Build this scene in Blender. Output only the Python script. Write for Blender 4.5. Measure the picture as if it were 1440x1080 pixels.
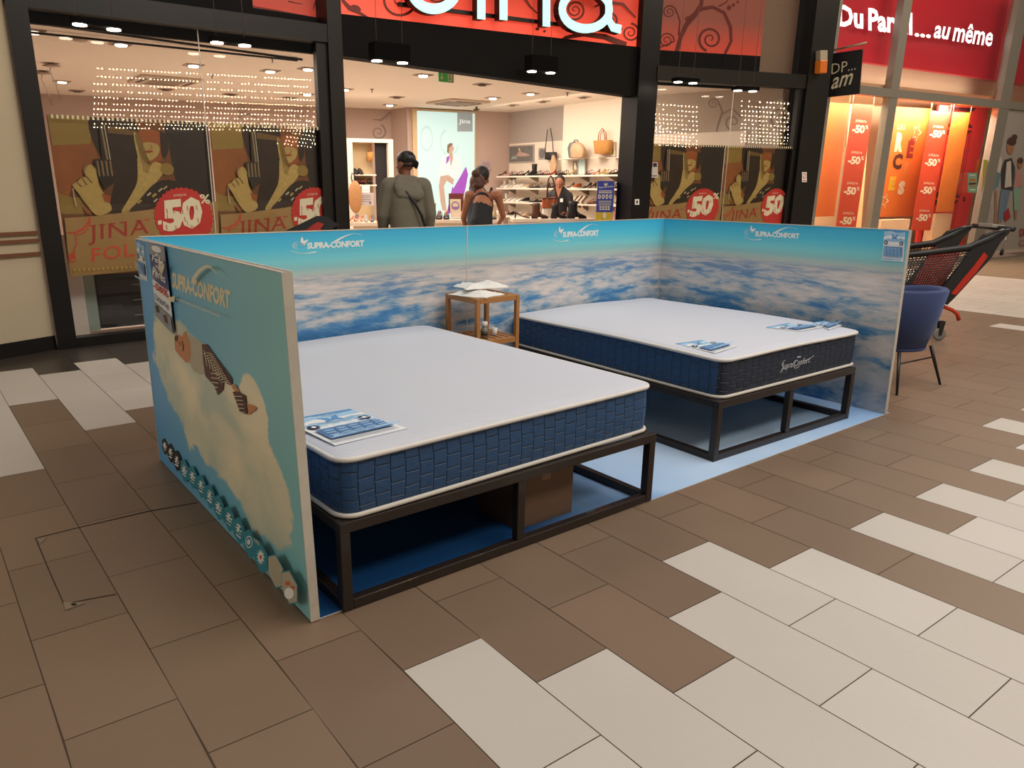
import bpy, bmesh, math, random
from mathutils import Vector, Matrix
random.seed(7)
for o in list(bpy.data.objects): bpy.data.objects.remove(o)
SC=bpy.context.scene; COL=SC.collection
V=Vector; PI=math.pi
# ---------------- camera ----------------
FPX=1036.39; CX,CY=653.42,559.16
CAM=V((-0.89335,-2.11894,1.46092))
CR=V((0.80730236,-0.59013654,0.00132768)); CU=V((0.1628495,0.2249382,0.96066792)); CF=V((0.56722389,0.77533326,-0.27769658))
cd=bpy.data.cameras.new('camera'); co=bpy.data.objects.new('camera',cd); COL.objects.link(co)
co.matrix_world=Matrix(((CR.x,CU.x,-CF.x,CAM.x),(CR.y,CU.y,-CF.y,CAM.y),(CR.z,CU.z,-CF.z,CAM.z),(0,0,0,1)))
cd.sensor_width=36; cd.lens=FPX/1440*36; cd.shift_x=(720-CX)/1440; cd.shift_y=(CY-540)/1440; cd.clip_end=200; cd.clip_start=.05
SC.camera=co
SC.view_settings.view_transform='Standard'; SC.view_settings.look='None'; SC.view_settings.gamma=1; SC.view_settings.use_curve_mapping=False
SC.view_settings.exposure=0.0
# ---------------- world and large lights ----------------
w=bpy.data.worlds.new('world'); SC.world=w; w.use_nodes=True
bg=w.node_tree.nodes['Background']; bg.inputs[0].default_value=(1.0,.90,.80,1); bg.inputs[1].default_value=.09
def area(name,loc,size,power,col=(1,.93,.85),rot=(0,0,0),sy=None,spread=PI):
    l=bpy.data.lights.new(name,'AREA'); l.energy=power; l.color=col; l.size=size
    if sy: l.shape='RECTANGLE'; l.size_y=sy
    l.spread=spread
    o=bpy.data.objects.new(name,l); COL.objects.link(o); o.location=loc; o.rotation_euler=rot; return o
area('mall_ceiling_light',(3.4,-1.0,6.0),4.5,205,(1,.97,.97),sy=3.0)
area('mall_ceiling_light',(8.5,-2.5,6.5),5,190,(1,.88,.70),sy=5)
area('mall_ceiling_light',(-3.5,-2.0,5.5),3.5,60,(1,.76,.50),sy=4)
area('mall_ceiling_light',(13,1.0,6.5),4,260,(1,.84,.66),sy=3)
area('mall_ceiling_light',(1.5,3.6,5.5),3.0,50,(1,.84,.68),sy=1.2)
area('added_fill_light',(-6.5,.5,2.6),2.5,85,(1,.94,.82),rot=(0,math.radians(-90),0),sy=4)  # added fill from the left, brightens the outside of the left panel
area('added_fill_light',(3.0,-5.5,7.6),7,330,(1,.90,.76),rot=(math.radians(52),0,0),sy=1.5)  # added fill from behind the camera, brightens the window posters
area('shop_ceiling_light',(5.0,8.4,2.86),6.0,300,(1,.87,.74),sy=3.6)
area('shop_ceiling_light',(1.5,8.6,2.86),2.5,60,(1,.86,.73),sy=2.5)
area('shop_wall_light',(8.2,7.9,2.8),.6,38,(1,.84,.66),rot=(0,math.radians(-40),0),sy=3.5)
area('boutique_inside_light',(13.4,4.72,2.96),5.2,175,(1,.84,.64),sy=.35,rot=(math.radians(28),0,math.radians(-6)))
area('boutique_inside_light',(15.5,4.5,2.96),1.3,70,(1,.84,.66),sy=.35,rot=(math.radians(28),0,math.radians(-6)))  # extra lamp added to brighten the red decor door
area('boutique_sign_light',(13.5,4.55,3.1),5,16,(1,.85,.75),sy=.3,rot=(math.radians(160),0,math.radians(-6)))
# ---------------- helpers ----------------
def ray(px,py): return CF+CR*((px-CX)/FPX)-CU*((py-CY)/FPX)
def hit(px,py,n,k):
    n=V(n); d=ray(px,py); return CAM+d*((k-n.dot(CAM))/n.dot(d))
def FLR(px,py,z=0): return hit(px,py,(0,0,1),z)
def rayquad(px,py,Q,off,n):
    # hit of a pixel ray with the (slightly twisted) upright board Q = A0,B0,B1,A1
    A0,B0,B1,A1=Q; v=.5
    for _ in range(8):
        a=A0.lerp(A1,v); b=B0.lerp(B1,v); d=(b-a); d.z=0; d.normalize(); nn=V((d.y,-d.x,0))
        if nn.dot(n)<0: nn=-nn
        p=hit(px,py,nn,nn.dot(a)+off); h=A1.z-A0.z; v=(p.z-A0.z)/h
    return p
class VP:   # vertical plane through two floor points
    def __init__(s,a,b,off=0):
        a=V((a[0],a[1],0));b=V((b[0],b[1],0)); s.d=(b-a).normalized(); s.n=V((s.d.y,-s.d.x,0)); s.a=a-s.n*off; s.k=s.n.dot(s.a)   # n faces the mall (-y)
    def P(s,px,py,off=0): return hit(px,py,s.n,s.k+off)
    def at(s,t,z,off=0): return s.a+s.d*t+V((0,0,z))+s.n*off
    def t(s,px,py): return (s.P(px,py)-s.a).dot(s.d)
    def back(s,o): 
        q=VP((0,0),(1,0)); q.d=s.d;q.n=s.n;q.a=s.a-s.n*o;q.k=s.k-o; return q
def lin(h):
    h=h.lstrip('#'); r=[]
    for i in (0,2,4):
        c=int(h[i:i+2],16)/255; r.append(c/12.92 if c<=.04045 else ((c+.055)/1.055)**2.4)
    return (*r,1)
MATS={}
def mat(name,col,rough=.6,metal=0,emit=0,ecol=None,var=.06,scale=12,bump=0,bscale=60,spec=.5):
    if name in MATS: return MATS[name]
    m=bpy.data.materials.new(name); m.use_nodes=True; nt=m.node_tree; N=nt.nodes; L=nt.links
    b=N['Principled BSDF']; c=lin(col) if isinstance(col,str) else (*col,1)
    b.inputs['Roughness'].default_value=rough; b.inputs['Metallic'].default_value=metal; b.inputs['Specular IOR Level'].default_value=spec
    tc=N.new('ShaderNodeTexCoord')
    nz=N.new('ShaderNodeTexNoise'); nz.inputs['Scale'].default_value=scale; nz.inputs['Detail'].default_value=3
    L.new(tc.outputs['Object'],nz.inputs['Vector'])
    mx=N.new('ShaderNodeMix'); mx.data_type='RGBA'
    mx.inputs[6].default_value=tuple(min(1,x*(1-var)) for x in c[:3])+(1,); mx.inputs[7].default_value=tuple(min(1,x*(1+var)) for x in c[:3])+(1,)
    L.new(nz.outputs[0],mx.inputs[0]); L.new(mx.outputs[2],b.inputs['Base Color'])
    if emit:
        b.inputs['Emission Color'].default_value=lin(ecol) if ecol else c; b.inputs['Emission Strength'].default_value=emit
    if bump:
        n2=N.new('ShaderNodeTexNoise'); n2.inputs['Scale'].default_value=bscale; L.new(tc.outputs['Object'],n2.inputs['Vector'])
        bp=N.new('ShaderNodeBump'); bp.inputs['Strength'].default_value=bump; bp.inputs['Distance'].default_value=.01
        L.new(n2.outputs[0],bp.inputs['Height']); L.new(bp.outputs[0],b.inputs['Normal'])
    MATS[name]=m; return m
def NM(name):
    m=bpy.data.materials.new(name); m.use_nodes=True; MATS[name]=m; return m,m.node_tree.nodes,m.node_tree.links,m.node_tree.nodes['Principled BSDF']
def glassmat(name,base=.04,tint=(1,1,1,1),rough=.0):
    m,N,L,b=NM(name); N.remove(b); out=[n for n in N if n.type=='OUTPUT_MATERIAL'][0]
    t=N.new('ShaderNodeBsdfTransparent'); t.inputs[0].default_value=tint
    g=N.new('ShaderNodeBsdfGlossy'); g.inputs['Roughness'].default_value=rough
    fr=N.new('ShaderNodeFresnel'); fr.inputs[0].default_value=1.45
    mul=N.new('ShaderNodeMath'); mul.operation='ADD'; mul.inputs[1].default_value=base; L.new(fr.outputs[0],mul.inputs[0])
    mx=N.new('ShaderNodeMixShader'); L.new(mul.outputs[0],mx.inputs[0]); L.new(t.outputs[0],mx.inputs[1]); L.new(g.outputs[0],mx.inputs[2]); L.new(mx.outputs[0],out.inputs[0]); return m
class MB:
    """collects geometry; build() links it as one mesh object"""
    def __init__(s): s.v=[]; s.f=[]; s.m=[]; s.uv=[]; s.mats=[]; s.sm=[]
    def mi(s,m):
        if m not in s.mats: s.mats.append(m)
        return s.mats.index(m)
    def add(s,vs,fs,m,uvs=None,smooth=False):
        o=len(s.v); s.v+= [V(x) for x in vs]; k=s.mi(m)
        for i,f in enumerate(fs):
            s.f.append(tuple(o+j for j in f)); s.m.append(k); s.sm.append(smooth); s.uv.append(uvs[i] if uvs else None)
        return s
    def box(s,a,b,m,M=None):
        x0,y0,z0=a;x1,y1,z1=b
        vs=[V(p) for p in ((x0,y0,z0),(x1,y0,z0),(x1,y1,z0),(x0,y1,z0),(x0,y0,z1),(x1,y0,z1),(x1,y1,z1),(x0,y1,z1))]
        if M: vs=[M@p for p in vs]
        return s.add(vs,[(0,3,2,1),(4,5,6,7),(0,1,5,4),(1,2,6,5),(2,3,7,6),(3,0,4,7)],m)
    def hexa(s,q0,q1,m):  # two quads (front, back)
        return s.add(list(q0)+list(q1),[(0,1,2,3),(7,6,5,4),(0,4,5,1),(1,5,6,2),(2,6,7,3),(3,7,4,0)],m)
    def slab(s,pts,n,th,m):  # polygon pts extruded by -n*th
        n=V(n); k=len(pts); a=[V(p) for p in pts]; b=[p-n*th for p in a]
        return s.add(a+b,[tuple(range(k)),tuple(range(2*k-1,k-1,-1))]+[(i,i+k,(i+1)%k+k,(i+1)%k) for i in range(k)],m)
    def tube(s,pts,r,m,n=8,closed=False,caps=True,sq=False):
        pts=[V(p) for p in pts]; K=len(pts); rs=r if isinstance(r,(list,tuple)) else [r]*K; vs=[]
        up=None
        for i,p in enumerate(pts):
            if closed: t=(pts[(i+1)%K]-pts[i-1])
            else: t=(pts[min(i+1,K-1)]-pts[max(i-1,0)])
            t.normalize()
            if up is None: up=V((0,0,1)) if abs(t.z)<.9 else V((0,1,0))
            x=t.cross(up); 
            if x.length<1e-4: x=t.cross(V((1,0,0)))
            x.normalize(); y=x.cross(t).normalized(); up=y
            for j in range(n):
                a=2*PI*(j+(.5 if sq else 0))/n; vs.append(p+(x*math.cos(a)+y*math.sin(a))*rs[i]*(1.414 if sq else 1))
        fs=[]
        for i in range(K if closed else K-1):
            for j in range(n): fs.append((i*n+j,i*n+(j+1)%n,((i+1)%K)*n+(j+1)%n,((i+1)%K)*n+j))
        if caps and not closed: fs+= [tuple(range(n-1,-1,-1)),tuple((K-1)*n+j for j in range(n))]
        return s.add(vs,fs,m,smooth=not sq)
    def bar(s,a,b,wd,m): return s.tube([a,b],wd/2,m,n=4,sq=True)
    def loft(s,rings,m,cap=True,uvs=None,closed=True,smooth=True):
        n=len(rings[0]); vs=[p for r in rings for p in r]; fs=[];U=[]
        for i in range(len(rings)-1):
            for j in range(n if closed else n-1): 
                fs.append((i*n+j,i*n+(j+1)%n,(i+1)*n+(j+1)%n,(i+1)*n+j))
                if uvs: U.append([uvs(i,j),uvs(i,j+1),uvs(i+1,j+1),uvs(i+1,j)])
        if cap:
            fs+=[tuple(range(n-1,-1,-1)),tuple((len(rings)-1)*n+j for j in range(n))]
            if uvs: U+=[[(0,0)]*n]*2
        return s.add(vs,fs,m,uvs=U if uvs else None,smooth=smooth)
    def lathe(s,prof,c,m,n=16,axis='z'):
        c=V(c); rings=[]
        for r,h in prof:
            ring=[]
            for j in range(n):
                a=2*PI*j/n
                p=(r*math.cos(a),r*math.sin(a),h) if axis=='z' else ((r*math.cos(a),h,r*math.sin(a)) if axis=='y' else (h,r*math.cos(a),r*math.sin(a)))
                ring.append(c+V(p))
            rings.append(ring)
        return s.loft(rings,m)
    def ell(s,c,r,m,R=None,n=14):
        c=V(c); r=(r,r,r) if not hasattr(r,'__len__') else r; rings=[]
        for i in range(1,n//2+1):
            th=PI*i/(n//2+1); ring=[]
            for j in range(n):
                a=2*PI*j/n; p=V((r[0]*math.sin(th)*math.cos(a),r[1]*math.sin(th)*math.sin(a),-r[2]*math.cos(th)))
                ring.append(c+(R@p if R else p))
            rings.append(ring)
        e=V((0,0,r[2])); e=R@e if R else e
        o=len(s.v); s.loft(rings,m,cap=False); K=len(rings); s.v+= [c-e,c+e]; a=o+K*n; k=s.mi(m)
        for j in range(n):
            s.f.append((a,o+(j+1)%n,o+j)); s.f.append((a+1,o+(K-1)*n+j,o+(K-1)*n+(j+1)%n)); s.m+=[k,k]; s.sm+=[True,True]; s.uv+=[None,None]
        return s
    def cap(s,p0,r0,p1,r1,m,n=12,fl=(1,1)):  # tapered capsule
        p0=V(p0);p1=V(p1); t=(p1-p0); Ln=t.length or 1e-4; t.normalize()
        up=V((0,1,0)) if abs(t.y)<.8 else V((1,0,0)); x=up.cross(t).normalized() ; y=t.cross(x)
        rings=[]
        for k in range(1,5): a=PI/2*k/4-0; rings.append((p0-t*r0*math.cos(a),r0*math.sin(a)))
        for k in range(4,0,-1): a=PI/2*k/4; rings.append((p1+t*r1*math.cos(a),r1*math.sin(a)))
        return s.loft([[c+(x*math.cos(2*PI*j/n)*fl[0]+y*math.sin(2*PI*j/n)*fl[1])*q for j in range(n)] for c,q in rings],m)
    def build(s,name,parent=None,bevel=0,mods=None,fix=True):
        me=bpy.data.meshes.new(name); off=parent.matrix_world.inverted() if parent else None
        base=V(parent['_w']) if parent and '_w' in parent else V((0,0,0))
        me.from_pydata([tuple(p-base) for p in s.v],[],s.f)
        for m in s.mats: me.materials.append(m)
        me.polygons.foreach_set('material_index',s.m); me.polygons.foreach_set('use_smooth',s.sm)
        if any(u for u in s.uv):
            ul=me.uv_layers.new(name='UVMap'); 
            for pi,p in enumerate(me.polygons):
                u=s.uv[pi]
                if u:
                    for k,li in enumerate(p.loop_indices): ul.data[li].uv=u[k]
        if fix:
            bm=bmesh.new(); bm.from_mesh(me); bmesh.ops.recalc_face_normals(bm,faces=bm.faces); bm.to_mesh(me); bm.free()
        o=bpy.data.objects.new(name,me); COL.objects.link(o)
        if parent: o.parent=parent
        if bevel:
            b=o.modifiers.new('b','BEVEL'); b.width=bevel; b.segments=2; b.limit_method='ANGLE'; b.angle_limit=math.radians(40)
        return o
def tag(o,label,cat,group=None,kind=None):
    if label: o['label']=label
    if cat: o['category']=cat
    if group: o['group']=group
    if kind: o['kind']=kind
    return o
def thing(name,loc,label,cat,group=None):
    o=bpy.data.objects.new(name,None); COL.objects.link(o); o.location=loc; o.empty_display_size=.1; o['_w']=list(loc); return tag(o,label,cat,group)
def solo(mb,name,label,cat,group=None,bevel=0): return tag(recenter(mb.build(name,bevel=bevel)),label,cat,group)
def recenter(o):
    me=o.data
    if not me.vertices: return o
    xs=[v.co.copy() for v in me.vertices]; c=V(((min(p.x for p in xs)+max(p.x for p in xs))/2,(min(p.y for p in xs)+max(p.y for p in xs))/2,min(p.z for p in xs)))
    for v in me.vertices: v.co-=c
    o.location=o.location+c; return o
def struct(mb,name,label=None,bevel=0,fix=True):
    o=mb.build(name,bevel=bevel,fix=fix); o['kind']='structure'
    if label: o['label']=label
    return o
def rebase(o,loc,rz,src=(0,0,0)): pass
def copy_tree(o,parent=None):
    c=o.copy(); COL.objects.link(c)
    if parent: c.parent=parent
    for ch in list(o.children): copy_tree(ch,c)
    return c
_tc={}
def textgeo(s,shear=0,bold=0,spacing=1.0):
    k=(s,shear,bold,spacing)
    if k in _tc: return _tc[k]
    cu=bpy.data.curves.new('t','FONT'); cu.body=s; cu.shear=shear; cu.offset=bold; cu.space_character=spacing; cu.resolution_u=2
    o=bpy.data.objects.new('t',cu); COL.objects.link(o); bpy.context.view_layer.update()
    me=bpy.data.meshes.new_from_object(o.evaluated_get(bpy.context.evaluated_depsgraph_get()))
    vs=[(v.co.x,v.co.y) for v in me.vertices]; fs=[tuple(p.vertices) for p in me.polygons]
    bpy.data.objects.remove(o); bpy.data.curves.remove(cu); bpy.data.meshes.remove(me)
    x0=min(v[0] for v in vs);x1=max(v[0] for v in vs);y0=min(v[1] for v in vs);y1=max(v[1] for v in vs)
    _tc[k]=([((x-x0)/(x1-x0),(y-y0)/(y1-y0)) for x,y in vs],fs); return _tc[k]
class Draw:
    """flat print drawn on a real sheet; f(u,v)->point, n = outward normal"""
    def __init__(s,f,n,mb=None,step=.0006): s.f=f; s.n=V(n); s.mb=mb or MB(); s.k=1; s.step=step
    def p(s,u,v,e=0): return s.f(u,v)+s.n*(s.k*s.step+e)
    def poly(s,pts,m,th=0):
        q=[s.p(u,v) for u,v in pts]; s.k+=1
        vs=[(p.x,p.y,p.z) for p in q]
        from mathutils.geometry import tessellate_polygon
        tri=tessellate_polygon([[V(x) for x in vs]])
        s.mb.add(vs,[tuple(t) for t in tri],m); return s
    def spoly(s,pts,m,k=5):
        n=len(pts);Q=[]
        for i in range(n):
            a,b,c,d=pts[i-1],pts[i],pts[(i+1)%n],pts[(i+2)%n]
            for q in range(k):
                t=q/k; Q.append(tuple(.5*(2*b[j]+(c[j]-a[j])*t+(2*a[j]-5*b[j]+4*c[j]-d[j])*t*t+(3*b[j]-a[j]-3*c[j]+d[j])*t**3) for j in (0,1)))
        return s.poly([(min(.998,max(.002,a)),min(.998,max(.002,b))) for a,b in Q],m)
    def rect(s,u0,v0,u1,v1,m): return s.poly([(u0,v0),(u1,v0),(u1,v1),(u0,v1)],m)
    def ell(s,u,v,a,b,m,n=28,jag=0,rot=0):
        c,sn=math.cos(rot),math.sin(rot); P=[]
        for i in range(n):
            t=2*PI*i/n; q=1-(jag if i%2 else 0); x,y=a*q*math.cos(t),b*q*math.sin(t); P.append((u+x*c-y*sn,v+x*sn+y*c))
        return s.poly(P,m)
    def ring(s,u,v,a,b,w,m,n=32,t0=0,t1=2*PI):
        s.stroke([(u+a*math.cos(t0+(t1-t0)*i/n),v+b*math.sin(t0+(t1-t0)*i/n)) for i in range(n+1)],w,m); return s
    def stroke(s,pts,w,m):
        K=len(pts); ws=w if isinstance(w,(list,tuple)) else [w]*K; A=[];B=[]
        for i in range(K):
            a=pts[max(i-1,0)];b=pts[min(i+1,K-1)]; dx,dy=b[0]-a[0],b[1]-a[1]; l=math.hypot(dx,dy) or 1; nx,ny=-dy/l*ws[i]/2,dx/l*ws[i]/2
            A.append(s.p(pts[i][0]+nx,pts[i][1]+ny)); B.append(s.p(pts[i][0]-nx,pts[i][1]-ny))
        s.k+=1; s.mb.add(A+B,[(i,i+1,K+i+1,K+i) for i in range(K-1)],m); return s
    def text(s,t,c00,c10,c01,m,shear=0,bold=0,spacing=1,ext=0):
        """bounding box of the text spans c00 (bottom-left), c10 (bottom-right), c01 (top-left)"""
        g,fs=textgeo(t,shear,bold,spacing); vs=[s.p(c00[0]+(c10[0]-c00[0])*x+(c01[0]-c00[0])*y,c00[1]+(c10[1]-c00[1])*x+(c01[1]-c00[1])*y) for x,y in g]
        s.k+=1; s.mb.add(vs,fs,m); return s
    def spiral(s,u,v,r,turns,w,m,a0=0,dirn=1,tail=None):
        n=int(26*turns); P=[];W=[]
        for i in range(n+1):
            q=i/n; rr=r*(1-q)**.9*.95+r*.05; a=a0+dirn*turns*2*PI*q; P.append((u+rr*math.cos(a),v+rr*math.sin(a))); W.append(w*(1-.6*q))
        if tail: P=[tail]+P; W=[w]+W
        return s.stroke(P,W,m)
def quadmap(a,b,c,d):  # bl, br, tr, tl
    a,b,c,d=map(V,(a,b,c,d)); return lambda u,v: (a*(1-u)+b*u)*(1-v)+(d*(1-u)+c*u)*v
def sheet(corners,n,th,base,name,parent=None,edge=None):
    """flat sheet with thickness th behind corners; returns Draw on it"""
    n=V(n); mb=MB(); q=[V(p) for p in corners]; vs=q+[p-n*th for p in q]
    mb.add(vs,[(0,1,2,3)],base,uvs=[[(0,0),(1,0),(1,1),(0,1)]]); mb.add(vs,[(7,6,5,4),(0,4,5,1),(1,5,6,2),(2,6,7,3),(3,7,4,0)],edge or base)
    return Draw(quadmap(*q),n,mb)
# ---------------- materials ----------------
black=mat('black_frame','141212',.4,0,var=.08,spec=.3); black2=mat('black_fascia','0c0908',.7,var=.05,spec=.15)
alu=mat('grey_aluminium','8d877d',.4,.3,var=.05); white=mat('white_paint','ddd6cf',.6,var=.02); cream=mat('cream_wall','b5a68c',.7,var=.03)
pure=mat('print_white','f2f0ec',.5,var=.01); steel=mat('chrome','c8c8c8',.2,1); blackp=mat('black_plastic','131214',.45); navy=mat('navy_ink','16224a',.5)
taupe=mat('taupe_wall','b8a196',.75,var=.03); shopgrey=mat('shop_grey_beige','b3a495',.75,var=.03); shopwhite=mat('shop_white','e6d8c8',.6,var=.02); redink=mat('red_ink','a5281f',.55,var=.05)
glass=glassmat('window_glass',.03); glassclear=glassmat('clear_glass',.0)
# ---------------- floor ----------------
TU,TW,TA=1.6393,.3025,-.0152
def txy(sx,ty):
    sx=sx+(-.035*max(0,ty+1)*min(1,max(0,-sx/5)))
    x,y=TU+sx*TW,ty*TW; return V((x*math.cos(TA)-y*math.sin(TA),x*math.sin(TA)+y*math.cos(TA),0))
def jy(k,j):
    base=-1.35 if k%2 else -2.29+1.84
    per=1.9 if j>0 else 1.84
    return base+per*j
def tilemat(name,c,var,rough=.42):
    m,N,L,b=NM(name); b.inputs['Roughness'].default_value=rough
    geo=N.new('ShaderNodeTexCoord'); nz=N.new('ShaderNodeTexNoise'); nz.inputs['Scale'].default_value=1.6; nz.inputs['Detail'].default_value=6; L.new(geo.outputs['Object'],nz.inputs['Vector'])
    n2=N.new('ShaderNodeTexNoise'); n2.inputs['Scale'].default_value=45; n2.inputs['Detail'].default_value=4; L.new(geo.outputs['Object'],n2.inputs['Vector'])
    ad=N.new('ShaderNodeMath'); ad.operation='MULTIPLY_ADD'; ad.inputs[1].default_value=.35; L.new(n2.outputs[0],ad.inputs[0]); L.new(nz.outputs[0],ad.inputs[2])
    r=N.new('ShaderNodeValToRGB'); c0=lin(c); r.color_ramp.elements[0].position=.35; r.color_ramp.elements[1].position=1.0
    r.color_ramp.elements[0].color=tuple(x*(1-var) for x in c0[:3])+(1,); r.color_ramp.elements[1].color=tuple(x*(1+var) for x in c0[:3])+(1,)
    L.new(ad.outputs[0],r.inputs[0]); L.new(r.outputs[0],b.inputs['Base Color'])
    rr=N.new('ShaderNodeMapRange'); rr.inputs[3].default_value=rough-.08; rr.inputs[4].default_value=rough+.12; L.new(nz.outputs[0],rr.inputs[0]); L.new(rr.outputs[0],b.inputs['Roughness']); return m
TB=[tilemat('brown_tile','75614f',.08),tilemat('brown_tile_b','725e4d',.08),tilemat('brown_tile_c','786351',.08)]; TWH=[tilemat('pale_tile','bdb7b0',.05,.5),tilemat('pale_tile_b','b8b2aa',.05,.5)]; TK=tilemat('dark_tile','3a332e',.12,.3); TT=tilemat('taupe_tile','8d7b66',.06)
grout=mat('grout','46362b',.8)
WB={-5:-1.3,-4:-2.2,-3:-3.1,-2:-2.2,-1:-1.3,0:-2.2,1:-5.0,2:-2.3,3:-3.2,4:-2.3,5:-3.2,6:-2.3,7:-3.2,8:-2.3,9:-1.4,10:-2.3,11:-1.4}
WL={-9:(5,99),-8:(7,99),-7:(11.5,15.3),-6:(8.8,14.7),-5:(9.7,15.6),-4:(10.8,14.6)}
def tcol(k,y,sx):
    if k>=25: return TWH[random.random()<.5] if k<39 else TT
    if k in WB and y<WB[k]: return random.choice(TWH)
    if k>11 and y<(-2.3 if k%2 else -1.4): return random.choice(TWH)
    if k==22 and 2.0<y<3.5: return TWH[0]
    if k>=-3: 
        if y>15.2: return TK
        if y>(10.5 if k%2 else 11.5) and k<16: return random.choice(TWH)
        return random.choice(TB)
    if k in WL and WL[k][0]<y<WL[k][1] : return random.choice(TWH)
    if k<-9 and y>6: return TWH[0]
    if y>14: return TK
    return random.choice(TB)
mb=MB(); g=.006
for k in range(-16,62):
    for j in range(-4,13):
        a,b=jy(k,j)+g,jy(k,j+1)-g
        if k in WL and a>4 and k<-3:
            if WL[k][0]<(a+b)/2+1.9<WL[k][1] and WL[k][0]<(a+b)/2<WL[k][1]: b+=2*g
        mb.add([txy(k+g,a),txy(k+1-g,a),txy(k+1-g,b),txy(k+g,b)],[(0,1,2,3)],tcol(k,(a+b)/2,k))
z=-.0015
mb.add([V((-9,-6,z)),V((26,-6,z)),V((26,16,z)),V((-9,16,z))],[(0,1,2,3)],grout)
mb.add([V((-9,-6,-.1)),V((26,-6,-.1)),V((26,16,-.1)),V((-9,16,-.1))],[(0,1,2,3)],grout)
struct(mb,'floor')
# floor hatch seams and metal corners
hm=mat('hatch_gap','2a1c14',.9); hs=mat('hatch_metal','8d8170',.5,.4)
mb=MB(); D=Draw(lambda u,v:FLR(u,v),(0,0,1),mb)
D.stroke([(50,757),(107,743),(210,719),(278,707)],[1.2,1.2,1.6,1.2],hm); D.stroke([(50,757),(68,800),(90,850)],1.5,hm); D.stroke([(90,850),(130,842),(163,836)],1,hm)
D.poly([(52,758),(66,757),(56,765)],hs); D.poly([(89,848),(122,848),(92,859)],hs); D.ell(104,851,4,2,hm)
solo(mb,'floor_hatch','service hatch with dark seams and metal corners in the brown tiles left of the booth','floor hatch')
# ---------------- facade planes ----------------
F0=VP((-0.70,5.20),(.104,5.498)); F1=VP((0.1,5.45),(2.97,5.42)); F2=VP((2.97,5.42),(7.6,5.2)); F3=VP((7.6,5.2),(10.1,4.47)); F4=VP((10.66,4.593),(17.04,3.895))
TOP=4.6
def post(pl,t0,t1,z0,z1,m,name,dep=.14,off=.02,mb=None,struct_=True):
    M=mb or MB(); q0=[pl.at(t0,z0,off),pl.at(t1,z0,off),pl.at(t1,z1,off),pl.at(t0,z1,off)]; q1=[p-pl.n*dep for p in q0]; M.hexa(q0,q1,m)
    if mb is None and struct_: return struct(M,name)
    return M
# left cream wall
tL=F0.t(8,250); tR=F0.t(42,250)
mb=MB(); post(F0,-5,tR,.12,TOP,cream,'',.1,0,mb); struct(mb,'wall_left')
mb=MB(); post(F0,-5,tR,0,.13,black,'',.1,.012,mb); struct(mb,'baseboard_left')
wood=mat('red_wood','6b3f27',.45,var=.15,scale=30)
for py0,nm in ((328,'top'),(339,'middle'),(358,'lowest')):
    zc=F0.P(30,py0).z; mb=MB(); post(F0,-4.5,tR-.02,zc-.014,zc+.014,wood,'',.03,.03,mb); solo(mb,'wall_rail',f'narrow red-brown wooden rail on the cream wall, {nm} of the three','wall rail','wooden rails on the cream wall')
# facade posts
def px_t(pl,x,y=250): return pl.t(x,y)
F1b=px_t(F1,44),px_t(F1,73)
post(F1,*F1b,0,TOP,black,'trim_1',.25,.05)
post(F1,px_t(F1,468),px_t(F1,487),0,TOP,black,'trim_2',.3,.04)
post(F2,px_t(F2,887),px_t(F2,913),0,TOP,black,'trim_3',.3,.04)
post(F3,px_t(F3,1116),px_t(F3,1146),0,TOP,black,'trim_4',.35,.05)
aL,aR=F1b[1],px_t(F1,468)
post(F1,aL,aR,2.86,3.03,black,'trim_5',.16,.03); post(F1,aL,aR,0,.09,black,'trim_6',.14,.03)
bL,bR=px_t(F3,913),px_t(F3,1117)
post(F3,bL,bR,2.84,3.03,black,'trim_7',.16,.03); post(F3,bL,bR,0,.09,black,'trim_8',.14,.03)
mid=px_t(F1,299); post(F1,aR-.12,aR,.09,2.86,black,'trim_9',.08,.0); post(F3,bR-.1,bR,.09,2.86,black,'trim_10',.08,.0)
def pane(pl,t0,t1,z0,z1,name,off=-.06,m=glass,th=.008):
    mb=MB(); q0=[pl.at(t0,z0,off),pl.at(t1,z0,off),pl.at(t1,z1,off),pl.at(t0,z1,off)]; mb.add(q0,[(0,1,2,3)],m); return struct(mb,name,fix=False)
pane(F1,aL,mid-.004,.09,2.86,'window_1'); pane(F1,mid+.004,aR-.12,.09,2.86,'window_2'); pane(F1,aL,aR,3.03,TOP,'window_3')
bm=px_t(F3,1024); pane(F3,bL,bm-.003,.09,2.84,'window_4'); pane(F3,bm+.003,bR-.1,.09,2.84,'window_5'); pane(F3,bL,bR,3.03,TOP,'window_6')
seam=mat('silicone','cfc6ba',.4)
post(F1,mid-.004,mid+.004,.09,2.86,seam,'trim_11',.012,-.055); post(F3,bm-.003,bm+.003,.09,2.84,seam,'trim_12',.012,-.055)
# header over the entrance: black band and fascia
f2a,f2b=px_t(F2,487),px_t(F2,889)
zl0=F2.P(482,78).z; zl1=F2.P(888,135).z; zr0=F2.P(482,22).z; zr1=F2.P(893,67).z
def band(pl,ta,tb,za0,zb0,za1,zb1,m,name,off=0,dep=.1,uv=False):
    mb=MB(); q0=[pl.at(ta,za0,off),pl.at(tb,zb0,off),pl.at(tb,zb1,off),pl.at(ta,za1,off)]; q1=[p-pl.n*dep for p in q0]
    mb.add(q0+q1,[(0,1,2,3)],m,uvs=[[(0,0),(1,0),(1,1),(0,1)]]); mb.add(q0+q1,[(7,6,5,4),(0,4,5,1),(1,5,6,2),(2,6,7,3),(3,7,4,0)],m); return struct(mb,name)
band(F2,f2a,f2b,zl0,zl1,zr0+.02,zr1+.02,black2,'wall_header',-.02,.18)
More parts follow.
